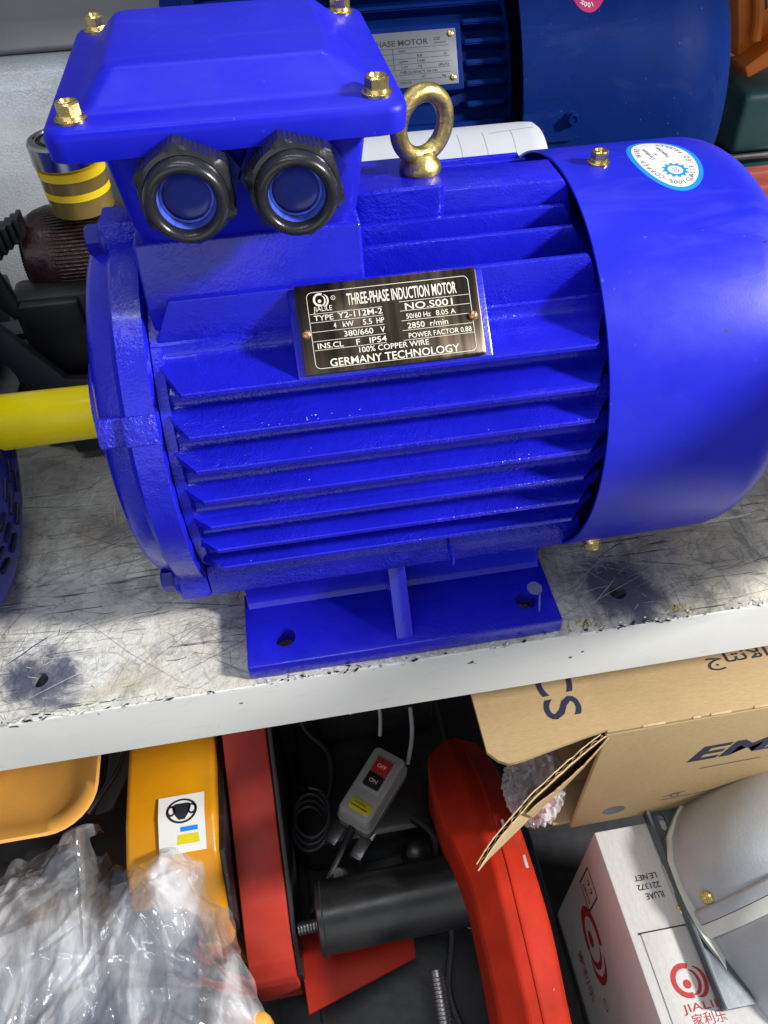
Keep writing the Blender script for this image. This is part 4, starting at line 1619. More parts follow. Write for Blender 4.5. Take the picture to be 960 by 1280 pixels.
# red side bar (slanted), drum and wheel guard
wl = thing("red_frame", "brick red slanted steel bar of the winch frame beside the amber cover", "steel frame", (-130, -80, -600))
mb = MB()
sl = [(30, -222), (-6, -245), (-150, -336), (-166, -348), (-176, -362), (-178, -372), (-176, -430), (40, -430)]
mb.prism(sl, 'x', -149.5, -111.5, 1.8, 2)
part("side_bar", mb, [M_DRED], wl)
mb = MB()
mb.prism([(34, -224), (-4, -249), (-150, -341), (-174, -372), (-170, -426), (38, -426)], 'x', -110.8, -106.5, .8)
part("inner_plate", mb, [M_BLACKP], wl)
mb = MB()
mb.tube([(-105, -145, -345), (-82, -144, -345)], 5.5, 16, 0)
for k in range(7):
    mb.lathe([(0, 5.2), (.8, 6.3), (1.6, 5.2)], (-104 + k * 2.6, -145, -345), (1, 0, 0), 20)
part("axle_bolt", mb, [M_DSTEEL], wl)
mb = MB()
mb.prism([(-111, -134), (-6, -134), (-8, -172), (-106, -199)], 'z', -398, -394, .8)
part("red_flap", mb, [M_RED], wl)
dr = thing("drum", "black painted cylinder lying between the red bar and the red guard", "drum", (-20, -155, -345))
ax_d = Vector((1, 0.02, 0.0)).normalized()
mb = MB()
mb.lathe([(-62, 0), (-62, 28), (-60.5, 30), (-57, 30.2), (-56, 29.2), (62, 29.2), (64.5, 30.4), (68, 30.4), (70, 28), (70, 0)], (-26, -139, -345), ax_d, 56)
part("drum_shell", mb, [M_BLACKP], dr)
mb = MB()
mb.tube([(6, -190, -372), (4, -300, -385)], 6, 14, 0)
for k in range(34):
    mb.torus((6 - k * .055, -196 - 3 * k, -372.6 - .35 * k), 6.0, .7, (0, 1, .1), 16, 6)
single("threaded_rod", mb, [M_DSTEEL], "long threaded steel rod running under the black drum towards the front", "rod", (5, -240, -378))
gd = thing("wheel_guard", "thick red-orange faceted guard curving down between drum and cardboard box", "guard", (65, -150, -480))
mb = MB()


def guard_loop(x, r, a0, a1, n, cy=-190, cz=-480):
    return [(x, cy - math.cos(math.radians(a0 + (a1 - a0) * k / n)) * r, cz + math.sin(math.radians(a0 + (a1 - a0) * k / n)) * r) for k in range(n + 1)]


n = 60
sec = [(32, 150), (32.4, 197), (33.2, 199.4), (35, 201.4), (54, 212.6), (56, 213.4), (58.4, 213.7), (66.5, 213.2), (67.3, 214.0), (68.6, 214.0), (69.4, 213.0), (71.5, 212.4), (86, 205.2), (88, 203.6), (89.4, 201.2), (92.5, 190), (92.5, 150)]
loops = []
for k in range(n + 1):
    a = math.radians(20 + 118 * k / n)
    lp = []
    for (x, r) in sec:
        xx = x
        yy_ = -165 - math.cos(a) * r
        sm_ = max(0.0, min(1.0, (-95 - yy_) / 80))
        fr_ = max(0.0, min(1.0, (yy_ + 75) / 70))
        k_ = max(0.0, min(1.0, (62 - x) / 26))
        xx = x + k_ * (10 * sm_ * sm_ * (3 - 2 * sm_) - 5 + 9 * fr_ * fr_) - (1 - k_) * 5 * fr_ * fr_
        w_ = 1.1 * noise.noise(Vector((x * .02, k * .11, 2.0))) * (1 if r > 160 else 0)
        lp.append((xx + w_, -165 - math.cos(a) * (r + w_), -470 + math.sin(a) * (r + w_)))
    loops.append(lp)
mb.loft(loops)
for e in ():
    pass
part("guard_shell", mb, [M_GUARD], gd, sharp=7)
mb = MB()
for (a, rr) in ((62, 213), (78, 214.5)):
    pass
for (x, y, z, l) in ((74, -120, 0, 9), (84, -150, 0, 10), (80, -235, 0, 4)):
    dy = y + 165
    rad = 213.5 if x < 80 else 206.5
    zz = -470 + math.sqrt(rad * rad - dy * dy)
    mb.box(x - 1.2, x + 1.2, y - l / 2, y + l / 2, zz - .4, zz + .5, .2)
part("paint_chip", mb, [M_PLASTGREY], gd)

# pendant switch
ps = thing("pendant_switch", "grey pendant switch with red and black buttons and yellow label lying on the winch", "switch", (-25, -40, -372))
ex = Vector((33.5, 40, 0)).normalized()          # long axis
ey = Vector((-ex.y, ex.x, 0))
tilt = Matrix.Rotation(math.radians(-4), 4, 'Y')
mp_ = Matrix((ex, ey, Vector((0, 0, 1)))).transposed().to_4x4()
mp_.translation = Vector((-23.5, -32.5, -366))
t = MB()
t.loft([rrect(36, 17.0, 6, 0, 0, -8), rrect(38, 18.5, 6, 0, 0, -4), rrect(38.5, 19, 6, 0, 0, 9), rrect(38, 18.4, 6, 0, 0, 9.6), rrect(37.5, 18, 6, 0, 0, 10.4), rrect(37, 17.6, 6, 0, 0, 22), rrect(35.5, 16.2, 5, 0, 0, 25.5), rrect(34.5, 15.2, 5, 0, 0, 26)])
t.bm.transform(mp_)
part("switch_case", t, [M_PLASTGREY], ps)
t = MB()
t.box(-8, 28, -11.5, 11.5, 25.8, 26.5, .3)
t.bm.transform(mp_)
part("bezel", t, [M_PLASTGREY], ps)
for nm, x0, x1, m_ in (("red_button", 11, 25.5, M_BUTRED), ("black_button", -5, 9.5, M_BUTBLACK)):
    t = MB()
    t.box(x0, x1, -8.6, 8.6, 26.3, 29, .9)
    t.bm.transform(mp_)
    bt = part(nm, t, [m_], ps)
    fb = lambda u, v: mp_ @ Vector((v, -u, 29.12))
    t = MB()
    if nm == "red_button":
        text_on(t, "OFF", 4.0, fb, 0, 16, align='c', bold=.01)
    else:
        text_on(t, "ON", 4.0, fb, 0, 0, align='c', bold=.01)
    part("button_text", t, [M_WHITELAB], bt)
t = MB()
t.box(-30, -19, -13, 9, 26.0, 26.5, .2)
t.bm.transform(mp_)
yl = part("warning_label", t, [M_YELLAB], ps)
t = MB()
fb = lambda u, v: mp_ @ Vector((v, -u, 26.65))
text_on(t, "WARNING", 2.4, fb, -6, -23.2, width=12)
strip(t, fb, -8, -26, 10, -26, .9)
part("label_text", t, [M_INK], yl)
t = MB()
t.box(-56, -36, -20, -8, -8, -5.5, .6)
t.box(-56, -36, 8, 20, -8, -5.5, .6)
t.box(-58, -55.4, -20, -8, -16, -5.5, .6)
t.box(-58, -55.4, 8, 20, -16, -5.5, .6)
t.box(-40, 30, -20, 20, -10, -8, .6)
t.bm.transform(mp_)
part("mounting_bracket", t, [M_DSTEEL], ps)
mb = MB()
e0 = mp_ @ Vector((-38, 0, 6))
mb.tube([e0, e0 + Vector((-16, -24, -3)), e0 + Vector((-34, -46, -10)), (-96, -118, -392)], 3.4, 10)
part("cable", mb, [M_DCABLE], ps)
mb = MB()
mb.tube([(14, -14, -352), (24, 14, -335), (26, 60, -300), (30, 110, -270)], 2.2, 10)
single("grey_cable", mb, [M_CABLE], "thin grey cable rising to the shelf beside the red guard", "cable", (20, 30, -330), "thin grey cables")
mb = MB()
mb.tube([(-9, 10, -330), (-6, 30, -310), (-12, 70, -280), (-14, 130, -250)], 1.9, 10)
single("grey_cable", mb, [M_CABLE], "thin grey cable dropping behind the top of the pendant switch", "cable", (-8, 40, -300), "thin grey cables")
mb = MB()
pts = []
for k in range(34):
    a = k * .62
    pts.append((-88 + 16 * math.cos(a) + k * .15, -62 + 22 * math.sin(a) + k * .4, -352 + k * .45))
mb.tube(pts, 1.7, 8, 3)
single("cable_coil", mb, [M_DCABLE], "loose coil of dark cable lying beside the red bar", "cable", (-88, -60, -352))
mb = MB()
mb.box(-84, -58, 100, 118, -268, -262, 1)
mb.box(10, 40, 110, 124, -262, -257, 1)
single("paper_tag", mb, [M_PAPER], "pale paper tag showing under the shelf edge above the switch", "tag", (-70, 110, -265))

for (pts_, r_, lb) in (
        ([(-100, 60, -300), (-70, 40, -330), (-40, 66, -296), (0, 80, -290), (30, 60, -310), (44, 100, -280)], 3.0, "black cable looping over the gear case behind the pendant switch"),
        ([(-96, -10, -366), (-70, -30, -362), (-62, 10, -352), (-84, 40, -340), (-96, 90, -300)], 2.6, "black cable lying along the inner side of the red bar"),
        ([(10, -60, -366), (26, -84, -362), (20, -116, -380), (30, -150, -410), (18, -200, -432), (36, -260, -436)], 3.2, "black cable hanging down beside the red guard")):
    mb = MB()
    mb.tube(pts_, r_, 10)
    single("black_cable", mb, [M_DCABLE], lb, "cable", pts_[0], "black cables on the winch")
# amber machine cover
am = thing("machine_cover", "amber yellow curved machine cover with white steering sticker, left of the red bar", "machine cover", (-195, -20, -600))
mb = MB()
pf = [(160, -420), (160, -262), (60, -252), (-20, -250), (-70, -253), (-100, -262), (-125, -282), (-140, -310), (-146, -350), (-146, -420)]
mb.prism(pf, 'x', -231, -157, 5, 3)
part("cover_shell", mb, [M_AMBER], am, sharp=50)
mb = MB()
mb.prism([(162, -420), (162, -266), (-98, -266), (-138, -312), (-144, -420)], 'x', -157.2, -152, 1)
part("side_trim", mb, [M_BLACKP], am)
mb = MB()
fs = lambda lift: plane_fn((-202.5, -104, -259.5), (1, 0, 0), (0, 1, .115), lift)
fa = lambda u, v: Vector((-201.5 + u, -100 + v, -250.2 - .0 + (0 if -100 + v > -70 else -(-70 - (-100 + v)) * .32)))
vs, fc = [], []
for k in range(9):
    v = 2 + 44 * k / 8
    vs += [fa(-1.5, v), fa(36, v)]
for k in range(8):
    fc.append((2 * k, 2 * k + 1, 2 * k + 3, 2 * k + 2))
mb.raw(vs, fc)
for v in mb.bm.verts:
    v.co.z += .55
stk = part("sticker", mb, [M_WHITELAB], am)
fu = lambda u, v: fa(u, v) + Vector((0, 0, .8))
mb = MB()
disc2(mb, fu, 17.5, 33, 10.6, 12.6, n=40, ry=.78)
rows = [(39, 5.0), (37.6, 7.6), (35, 7.4), (33, 6.9), (31, 6.0), (29, 4.8), (27, 3.2), (26, 2.6)]
mb.raw([fu(17.5 + sg * hw, v) for v, hw in rows for sg in (-1, 1)], [(2 * k, 2 * k + 1, 2 * k + 3, 2 * k + 2) for k in range(len(rows) - 1)])
for sg in (-1, 1):
    disc2(mb, fu, 17.5 + sg * 8.4, 33.5, 2.2, 3.4, n=20, ry=1.3)
part("sticker_print", mb, [M_INK], stk)
mb = MB()
mb.raw([fu(u, v) for u, v in ((16, 17), (30, 17), (30, 20.5), (16, 20.5))], [(0, 1, 2, 3)])
part("blue_print", mb, [M_SKYBLUE], stk)
mb = MB()
mb.raw([fu(u, v) for u, v in ((13, 8), (31, 8), (30, 15), (14, 15))], [(0, 1, 2, 3)])
part("yellow_print", mb, [M_YELLAB], stk)

# orange tray with wrapped goods
tr = thing("tray", "orange plastic tray with rounded rim at the left under the shelf", "tray", (-310, 10, -240))
mb = MB()
TX, TY = -350, 22


def tl(hx, hy, r, z):
    return rrect(hx, hy, r, TX, TY, z, 8)


mb.loft([tl(60, 56, 22, -262), tl(70, 66, 26, -256), tl(100, 98, 32, -225), tl(106, 104, 36, -220), tl(107, 105, 36, -217.5), tl(105, 103, 35, -216), tl(94, 92, 31, -222), tl(91, 89, 30, -226), tl(72, 70, 28, -236), tl(48, 46, 24, -242), tl(30, 28, 14, -243)])
part("tray_shell", mb, [M_ORANGE], tr, sharp=60)
mb = MB()
random.seed(5)
t = bmesh.new()
bmesh.ops.create_icosphere(t, subdivisions=4, radius=1)
for v in t.verts:
    q = 1 + .16 * noise.noise(v.co * 2.2) + .05 * noise.noise(v.co * 6)
    v.co = Vector((-372 + v.co.x * 62 * q, 28 + v.co.y * 58 * q, -226 + v.co.z * 26 * q))
mb.merge(t)
single("wrapped_parcel", mb, [M_BEIGE], "crumpled tan wrapped parcel lying in the orange tray", "parcel", (-360, 36, -275))
# grey bracket and hose between tray and amber cover
mb = MB()
mb.prism([(-262, 60), (-250, 66), (-236, 44), (-240, 4), (-256, -34), (-270, -36), (-262, 0)], 'z', -300, -296, .8)
t = MB()
mb.bolt((-248, 36, -296), (0, 0, 1), 6, 4)
mb.tube([(-246, 60, -294), (-240, 52, -290), (-246, 44, -290), (-252, 40, -293)], 1.8, 8)
single("lever_bracket", mb, [M_ANGLE], "grey steel lever bracket with bolt between orange tray and amber cover", "bracket", (-252, 20, -300))
mb = MB()
mb.tube([(-226, 70, -262), (-234, 30, -266), (-246, -8, -274), (-272, -40, -284)], 2.6, 10)
single("hose", mb, [M_DCABLE], "black hose bending down beside the amber cover", "hose", (-240, 20, -270))
mb = MB()
mb.box(-420, -232, -240, 160, -470, -330, 8)
single("dark_machine", mb, [M_DARK], "dark machine block under the orange tray and plastic bag", "machine", (-320, -60, -470))

# plastic bag with goods
goods = thing("wrapped_motor", "dark grey machine parts seen through the clear plastic bag", "machine part", (-225, -190, -400))
mb = MB()
mb.box(-290, -178, -235, -130, -340, -282, 12, 3)
mb.box(-240, -160, -310, -240, -340, -290, 12, 3)
mb.lathe([(0, 0), (0, 30), (8, 36), (100, 36), (108, 30), (108, 0)], (-300, -250, -322), (1, .25, 0), 40)
mb.box(-250, -205, -170, -90, -312, -286, 6, 2)
part("grey_block", mb, [M_SLATE], goods)
mb = MB()
mb.box(-305, -250, -260, -190, -320, -290, 8, 3)
part("dark_block", mb, [M_LBLUE if False else M_DARK], goods)
mb = MB()
mb.box(-175, -128, -300, -205, -345, -305, 10, 3)
single("orange_casting", mb, [M_ORANGE], "orange rounded casting under the right edge of the plastic bag", "casting", (-150, -250, -345))
mb = MB()
random.seed(3)
ctr = Vector((-255, -190))
OUTL = [(-348, -62), (-300, -52), (-266, -44), (-258, -84), (-208, -78), (-166, -98), (-152, -155), (-134, -205), (-120, -262), (-150, -330), (-250, -350), (-370, -320), (-410, -220), (-400, -110)]


def cr_closed(pts, t):
    n_ = len(pts)
    i = int(t * n_) % n_
    q = t * n_ - int(t * n_)
    p0, p1, p2, p3 = (Vector(pts[(i + d_) % n_]) for d_ in (-1, 0, 1, 2))
    return 0.5 * ((2 * p1) + (p2 - p0) * q + (2 * p0 - 5 * p1 + 4 * p2 - p3) * q * q + (3 * p1 - p0 - 3 * p2 + p3) * q ** 3)


random.seed(17)
CREASE = []
for k in range(240):
    cx, cy = random.uniform(-400, -130), random.uniform(-330, -70)
    ra = math.atan2(cy + 60, cx + 268)
    a = ra + random.gauss(0, .35) if random.random() < .62 else random.uniform(0, PI)
    CREASE.append((cx, cy, math.cos(a), math.sin(a), random.uniform(16, 80), random.choice((random.uniform(2.2, 5), random.uniform(2.2, 5), random.uniform(5, 13))), random.choice((1, 1, -1)) * random.uniform(.6, 2.6), random.uniform(-.004, .004)))


def bag_height(x, y, lay):
    p = Vector((x, y, lay * 50)) * .01
    z = 11 * noise.noise(p * 1.1) + 5 * noise.noise(p * 2.4)
    for i, (cx, cy, c, s_, L, W_, h, bd) in enumerate(CREASE):
        if lay and i % 2:
            continue
        dx, dy = x - cx, y - cy
        u = dx * c + dy * s_
        if abs(u) > L:
            continue
        v = -dx * s_ + dy * c - bd * u * u
        if abs(v) > W_:
            continue
        z += h * (1 - (u / L) ** 2) * (1 - abs(v) / W_) * (W_ / 5) ** .6
    return z


def bag_sheet(lay, rings_, segs_):
    verts, faces = [], []
    for j in range(rings_ + 1):
        q = j / rings_
        for k in range(segs_):
            rim = cr_closed(OUTL, k / segs_)
            pt = ctr + (rim - ctr) * (q ** .75) * (1 - .12 * lay)
            x, y = pt
            zz = -318 + (62 - 14 * lay) * (1 - q ** 3.0) + bag_height(x, y, lay)
            dk = math.hypot(x + 268, y + 72)
            zz += (1 - lay) * 38 * math.exp(-(dk / 26) ** 2)
            dk = math.hypot(x + 190, y + 105)
            zz += 42 * math.exp(-(dk / 36) ** 2)
            fr_ = q ** 6
            zz += fr_ * 7 * math.sin(k / segs_ * 2 * PI * 23 + 3 * noise.noise(Vector((k * .05, 0, lay))))
            verts.append((x + 4 * fr_ * noise.noise(Vector((k * .12, 1, lay))), y + 4 * fr_ * noise.noise(Vector((k * .12, 5, lay))), zz))
    for j in range(rings_):
        for k in range(segs_):
            A = j * segs_
            B = A + segs_
            faces.append((A + k, B + k, B + (k + 1) % segs_, A + (k + 1) % segs_))
    return verts, faces


mb.raw(*bag_sheet(0, 190, 420))
bag = single("plastic_bag", mb, [M_FILM], "crumpled clear plastic bag wrapped round dark goods at the lower left", "plastic bag", (-228, -185, -340), sharp=70)
mb = MB()
mb.raw(*bag_sheet(1, 90, 220))
part("inner_layer", mb, [M_FILM], bag, sharp=70)

# cardboard box lying open to the left
cb = thing("cardboard_box", "open brown cardboard box with navy lettering under the right of the shelf", "cardboard box", (260, 0, -260))
BX0, BX1, BYF, BYB, BZ0, BZ1 = 126, 440, -132.6, 150, -258, -96
TH = 3.2
mb = MB()
mb.box(BX0, BX1, BYF, BYB, BZ1 - TH, BZ1, .9)
part("top_panel", mb, [M_KRAFT], cb)
mb = MB()
mb.box(BX0, BX1, BYF - .4, BYF + TH, BZ0, BZ1 - TH - .6, .9)
part("front_panel", mb, [M_KRAFT], cb)
mb = MB()
mb.box(BX0, BX1, BYB - TH, BYB, BZ0, BZ1 - TH - .2)
mb.box(BX1 - TH, BX1 + .2, BYF + TH + .2, BYB - TH - .2, BZ0 + TH, BZ1 - TH - .3)
part("rear_panel", mb, [M_KRAFT], cb)
mb = MB()
mb.box(BX0 - 14, BX1, BYF + TH + .2, BYB - TH - .2, BZ0, BZ0 + TH, .8)
part("bottom_panel", mb, [M_KRAFT], cb)
# top flap swung outwards to the left
mb = MB()
out = [(126, -131), (124, 148), (52, 148), (44, -60), (48, -120), (50, -140), (53, -147), (59, -150.5), (66, -149)]
zf = lambda x, y: -97.5 - (126 - x) * .05 - ((126 - x) / 80) ** 2 * 3.0
cols = []
for k in range(15):
    q = k / 14
    x = 126 - q * 80
    yb, yf_ = 148, -131 - 12 * q
    if q > .80:
        yf_ += (q - .80) ** 2 * 330
    cols.append((x, yb, yf_))
loops = []
for (x, yb, yf_) in cols:
    wv = .8 * noise.noise(Vector((x * .06, 1, 0)))
    loops.append([(x, yb, zf(x, 0)), (x, yf_ + wv, zf(x, 0) + wv * .5), (x, yf_ + wv, zf(x, 0) + TH + wv * .5), (x, yb, zf(x, 0) + TH)])
mb.loft(loops)
tf = part("top_flap", mb, [M_KRAFT], cb)
fl_fn = lambda u, v: Vector((97 + v, -83 - u, zf(97 + v, 0) + TH + .25))
mb = MB()
text_on(mb, "CS", 25, fl_fn, -7, -6, bold=.008, width=42)
part("flap_lettering", mb, [M_NAVYINK], tf)
# torn front flap, seen nearly edge on: two liners with the wavy fluting between them
A_, B_, C_, D_ = Vector((126.5, -133, -101)), Vector((24, -195, -117)), Vector((47, -157, -226)), Vector((160, -92, -212))
nf = (B_ - A_).cross(D_ - A_).normalized()
if nf.x > 0:
    nf = -nf                                  # towards the left, away from the box face


def flap_top(t_):
    bow = math.sin(PI * t_) * 5.0 - 3.5 * max(0, t_ - .72) * 4 * (t_ - .72)
    return A_.lerp(B_, t_) + nf * (bow + 1.2 * noise.noise(Vector((t_ * 4, 3, 0)))) + Vector((0, 0, 1.8 * noise.noise(Vector((t_ * 7, 1, 0))) + 1.2 * noise.noise(Vector((t_ * 26, 5, 0)))))


def sheet(mb_, off, thick, t0, t1, seed_, drop=1.0, peel=0.0):
    n_ = 56
    rows_ = [[], [], [], []]
    for k in range(n_ + 1):
        t_ = t0 + (t1 - t0) * k / n_
        rag = 1.6 * noise.noise(Vector((t_ * 17, seed_, 0))) + 1.1 * noise.noise(Vector((t_ * 55, seed_, 2)))
        tp = flap_top(t_) + nf * (off - peel * (1 - t_) * math.sin(PI * min(1, t_ * 1.3))) + Vector((0, 0, rag))
        bt = D_.lerp(C_, t_) + nf * off
        bt = tp.lerp(bt, drop)
        for r_, p_ in zip(rows_, (tp, tp + nf * thick, bt, bt + nf * thick)):
            r_.append(p_)
    n1_ = n_ + 1
    f_ = []
    for k in range(n_):
        f_ += [(k, k + 1, n1_ + k + 1, n1_ + k), (n1_ + k, n1_ + k + 1, 3 * n1_ + k + 1, 3 * n1_ + k), (k + 1, k, 2 * n1_ + k, 2 * n1_ + k + 1)]
    f_ += [(n_, n1_ + n_, 3 * n1_ + n_, 2 * n1_ + n_), (0, n1_, 3 * n1_, 2 * n1_)]
    t = MB()
    t.raw(rows_[0] + rows_[1] + rows_[2] + rows_[3], f_)
    bmesh.ops.recalc_face_normals(t.bm, faces=t.bm.faces[:])
    return t


ff = part("front_flap", sheet(None, 0.0, .7, 0, 1, 3.0), [M_KRAFTIN], cb, label="torn corrugated front flap")
part("outer_liner", sheet(None, 2.9, .6, .02, .985, 8.0), [M_KRAFTIN], ff)
part("inner_liner", sheet(None, -1.6, .6, 0.0, .62, 5.0, .9, 6.0), [M_KRAFT], ff)
mb = MB()
vs, fc = [], []
nw = 300
for k in range(nw + 1):
    t_ = .01 + .97 * k / nw
    ph = t_ * 30 * PI + 1.5 * noise.noise(Vector((t_ * 9, 0, 0)))
    crush = .55 + .45 * noise.noise(Vector((t_ * 6, 8, 0)))
    o_ = 1.8 + 1.0 * math.sin(ph) * crush
    tp = flap_top(t_) + nf * o_ + Vector((0, 0, -1.6 + .9 * noise.noise(Vector((t_ * 40, 4, 0)))))
    vs += [tp - nf * .22, tp + nf * .22, tp + Vector((.8, 1, -9))]
for k in range(nw):
    fc += [(3 * k, 3 * k + 1, 3 * k + 4, 3 * k + 3), (3 * k + 1, 3 * k + 2, 3 * k + 5, 3 * k + 4)]
mb.raw(vs, fc)
part("flute", mb, [M_KRAFT], ff)
# print on the front and top of the box
ffr = lambda u, v: Vector((u, BYF - .65, v))
mb = MB()
text_on(mb, "EMACS", 22, ffr, 200, -166, bold=.03, width=150, shear=.35)
strip(mb, ffr, 214, -182, 262, -181, 1.0)
part("side_lettering", mb, [M_NAVYINK], cb)
mb = MB()
disc2(mb, ffr, 158, -236, 0, 9, n=24, ry=.8)
strip(mb, ffr, 196, -226, 214, -222, .8)
strip(mb, ffr, 196, -232, 240, -230, .8)
disc2(mb, ffr, 206, -226, 3, 3.8, n=16)
part("side_print", mb, [M_ANGLE], cb)
mb = MB()
ftp = lambda u, v: Vector((u, v, BZ1 + .25))
text_on(mb, "\uFE9D\uFE8E\uFE98\uFEE7\uFEFB\uFE8D", 9, ftp, 212, -97, width=46, bold=.01)
part("top_lettering", mb, [M_NAVYINK], cb)
# wear along the folded front edge
mb = MB()
random.seed(2)
x = 150
while x < 430:
    L = random.uniform(5, 16)
    mb.box(x, x + L, BYF - .6, BYF + .9, BZ1 - .9, BZ1 + .35, .2)
    x += L + random.uniform(6, 20)
part("fold_wear", mb, [M_KRAFTIN], cb)
# things inside the open box
mb = MB()
mb.box(134, 170, -100, -40, -250, -150, 2)
single("inner_carton", mb, [M_KRAFT], "plain brown carton inside the open cardboard box", "carton", (150, -70, -250))
mb = MB()
t = bmesh.new()
bmesh.ops.create_icosphere(t, subdivisions=5, radius=1)
for v in t.verts:
    q = 1 + .25 * (1 - abs(noise.noise(v.co * 3)) * 2) * .8 + .1 * noise.noise(v.co * 9)
    v.co = Vector((96 + v.co.x * 20 * q, -112 + v.co.y * 24 * q, -212 + v.co.z * 40 * q))
mb.merge(t)
wr = single("plastic_wrapper", mb, [film("printed film", .62, (.9, .86, .86))], "crinkled clear wrapper with red print spilling from the cardboard box", "wrapper", (96, -112, -250), sharp=25)
mb = MB()
t = bmesh.new()
bmesh.ops.create_icosphere(t, subdivisions=3, radius=1)
for v in t.verts:
    q = 1 + .2 * noise.noise(v.co * 3)
    v.co = Vector((97 + v.co.x * 11 * q, -124 + v.co.y * 11 * q, -216 + v.co.z * 18 * q))
mb.merge(t)
part("red_print", mb, [simple("smudged red print", (.45, .10, .14), .4, var=.8, vscale=160)], wr)

# white carton
wc = thing("white_carton", "white corrugated carton with red swirl emblem below the brown box", "carton", (240, -230, -600))
mb = MB()
WX0, WX1, WYF, WYB, WZ = 144, 420, -470, -139, -260
mb.box(WX0, WX1, WYF, WYB, -598, WZ, 1.2)
part("carton_body", mb, [M_CARTON], wc)
mb = MB()
mb.box(152, 186, WYF, -216, WZ - .4, WZ + .9, .3)
part("tuck_flap", mb, [M_CARTON], wc)
mb = MB()
mb.box(150, 187, -216.4, -215.0, WZ - .3, WZ + .35)
part("flap_slit", mb, [M_DARK], wc)
ft = lambda u, v: Vector((180 - u, -185 - v, WZ + .35))     # reads from the far side
mb = MB()
text_on(mb, "ILUAE", 4.6, ft, 0, -6.0 + 11, width=14, bold=.01)
text_on(mb, "221372", 4.2, ft, 0, -1.8 + 0, width=18, bold=.01)
text_on(mb, "LE.NET", 4.2, ft, 0, -8.6, width=18, bold=.01)
part("small_print", mb, [M_INK], wc)
ftn = lambda u, v: Vector((176 + u, -251 + v, WZ + 1.15))
mb = MB()
swoosh(mb, ftn, 0, 0, 22)
text_on(mb, "JIALILE", 5.0, ftn, -14, -17.5, width=34)
text_on(mb, "\u5bb6\u5229\u4e50", 6.0, ftn, -10, -26, width=24)
part("top_emblem", mb, [M_REDINK], wc)
fsd = lambda u, v: Vector((WX0 - .3, -196 - u, v))
mb = MB()
fs2 = lambda u, v: Vector((WX0 - .3, -199 + v * .0 - u, -372 + v))
swoosh(mb, fs2, 0, 0, 52)
part("side_emblem", mb, [M_REDINK], wc)
mb = MB()
text_on(mb, "\u5bb6\u5229\u4e50", 13, fs2, -14, -66, width=40)
part("side_lettering", mb, [M_REDINK], wc)
mb = MB()
disc2(mb, fs2, 36, -22, 4, 5, n=20)
part("trade_mark", mb, [M_REDINK], wc)
mb = MB()
for a_, b_ in (((-50, 60), (-26, 60)), ((-26, 60), (-26, 22)), ((-26, 22), (-50, 22)), ((-50, 22), (-50, 60))):
    strip(mb, fs2, a_[0], a_[1], b_[0], b_[1], 1.4)
text_on(mb, "\u2191\u2191", 10, fs2, -44, 42, width=12)
text_on(mb, "6PCS", 6, fs2, -46, 28, width=16)
part("side_print", mb, [M_INK], wc)

# grey slotted angle on the carton
sa = thing("slotted_angle", "blue-grey slotted steel angle lying on the white carton beside the silver motor", "steel angle", (205, -230, -258))
mb = MB()
mb.prism([(187, -258.6), (187, -248), (189.5, -248), (189.5, -256), (212, -256), (212, -258.6)], 'y', -272, -128, .4)
ang = part("angle_bar", mb, [M_ANGLE], sa)


def slotcut(x, y):
    m_ = MB()
    m_.loft([rrect(2.8, 6.5, 2.7, x, y, -270), rrect(2.8, 6.5, 2.7, x, y, -240)])
    return m_


cut(ang, [slotcut(200, -142), slotcut(200, -180), slotcut(200, -218)])

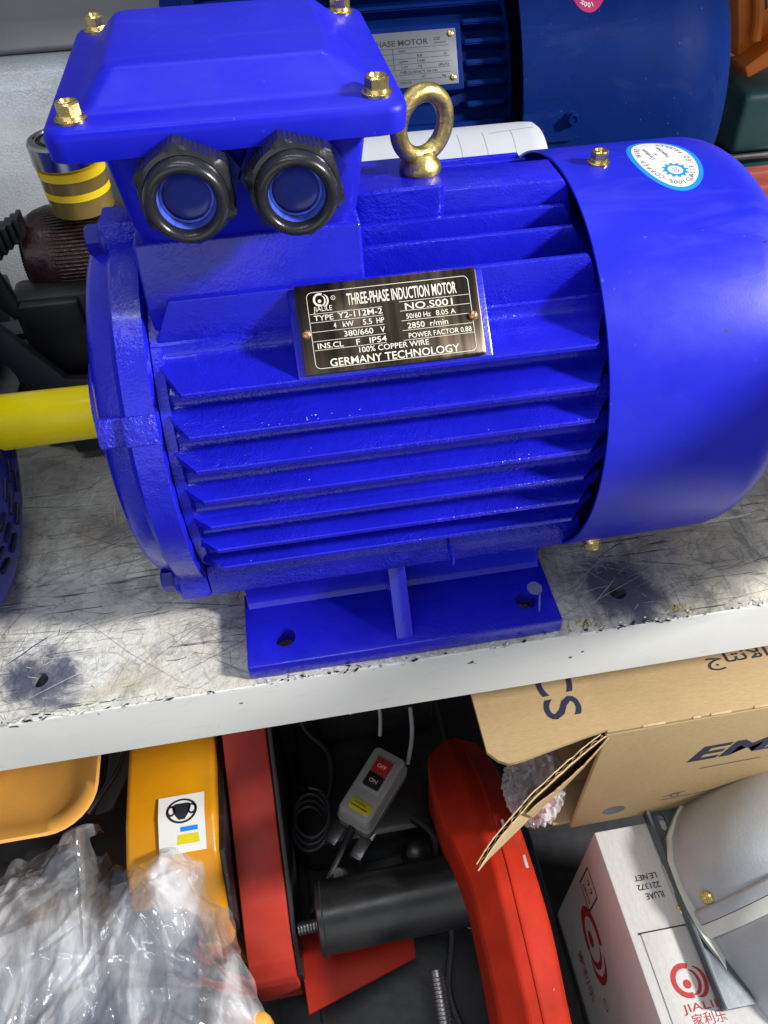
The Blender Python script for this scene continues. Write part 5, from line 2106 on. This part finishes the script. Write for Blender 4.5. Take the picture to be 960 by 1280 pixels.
# silver motor
sm = thing("silver_motor", "silver grey domed motor with cream gasket seam and brass screws at the lower right", "motor", (290, -220, -330))
SC_ = Vector((281, -194, -288))
ax_s = Vector((-0.30, 1.0, 0.22)).normalized()
mb = MB()
mb.lathe([(8, 98), (15, 98), (17, 97), (17.5, 94.6), (20, 94.4), (34, 93.5), (52, 86.9), (66, 74.8), (76, 58.3), (83, 37.4), (86, 0.0)], SC_, ax_s, 72)
part("end_dome", mb, [M_ALU], sm, sharp=60)
mb = MB()
mb.lathe([(7.9, 92.4), (7.4, 97.4), (3, 98.5), (-2, 97.4), (-2.2, 92.4)], SC_, ax_s, 72)
part("gasket", mb, [M_GASKET], sm)
mb = MB()
mb.lathe([(-2, 92.4), (-4, 94.6), (-60, 95.7), (-95, 90.2), (-112, 77.0), (-112, 0.0)], SC_, ax_s, 72)
part("motor_body", mb, [M_ALU], sm, sharp=60)
side_ = Vector((-math.cos(math.radians(24)), 0, math.sin(math.radians(24))))
side_ = (side_ - ax_s * side_.dot(ax_s)).normalized()
nrm_ = ax_s.cross(side_)
loops = []
random.seed(14)
for h_, r_ in ((84, 40), (78, 54), (68, 74), (54, 86), (36, 93), (20, 98), (10, 99), (0, 98.5), (-14, 96.5), (-34, 96.2), (-52, 96.0), (-66, 96), (-84, 94), (-100, 86), (-108, 74)):
    j_ = random.uniform(-.6, .8)
    c_ = SC_ + ax_s * h_
    loops.append([c_ + side_ * (r_ - 6) - nrm_ * 2, c_ + side_ * (r_ + 2.2 + j_) - nrm_ * 1.6, c_ + side_ * (r_ + 2.6 + j_) + nrm_ * 1.4, c_ + side_ * (r_ - 6) + nrm_ * 2])
mb = MB()
mb.loft(loops)
part("parting_flange", mb, [M_GASKET], sm, sharp=50)
mb = MB()
mb.lathe([(60, 22.0), (100, 22.0), (108, 17.6), (110, 0.0)], SC_ + Vector((40, -20, 30)), ax_s, 36)
part("bearing_boss", mb, [M_ALU], sm, sharp=60)
uu = Vector((0, 0, 1))
uu = (uu - ax_s * uu.dot(ax_s)).normalized()
ww = ax_s.cross(uu)
for ang_, h_ in ((58, 22), (77, 21)):
    q = math.radians(ang_)
    d = uu * math.cos(q) - ww * math.sin(q) if (uu * math.cos(q) - ww * math.sin(q)).x < 0 else uu * math.cos(q) + ww * math.sin(q)
    t = MB()
    t.lathe([(0, 0), (0, 4.6), (1.5, 4.6), (2.6, 3.4), (2.6, 1.2), (1.6, 1.0), (1.6, 0)], SC_ + ax_s * h_ + d * 94.5, d, 20)
    part("brass_screw", t, [M_BRASS], sm)
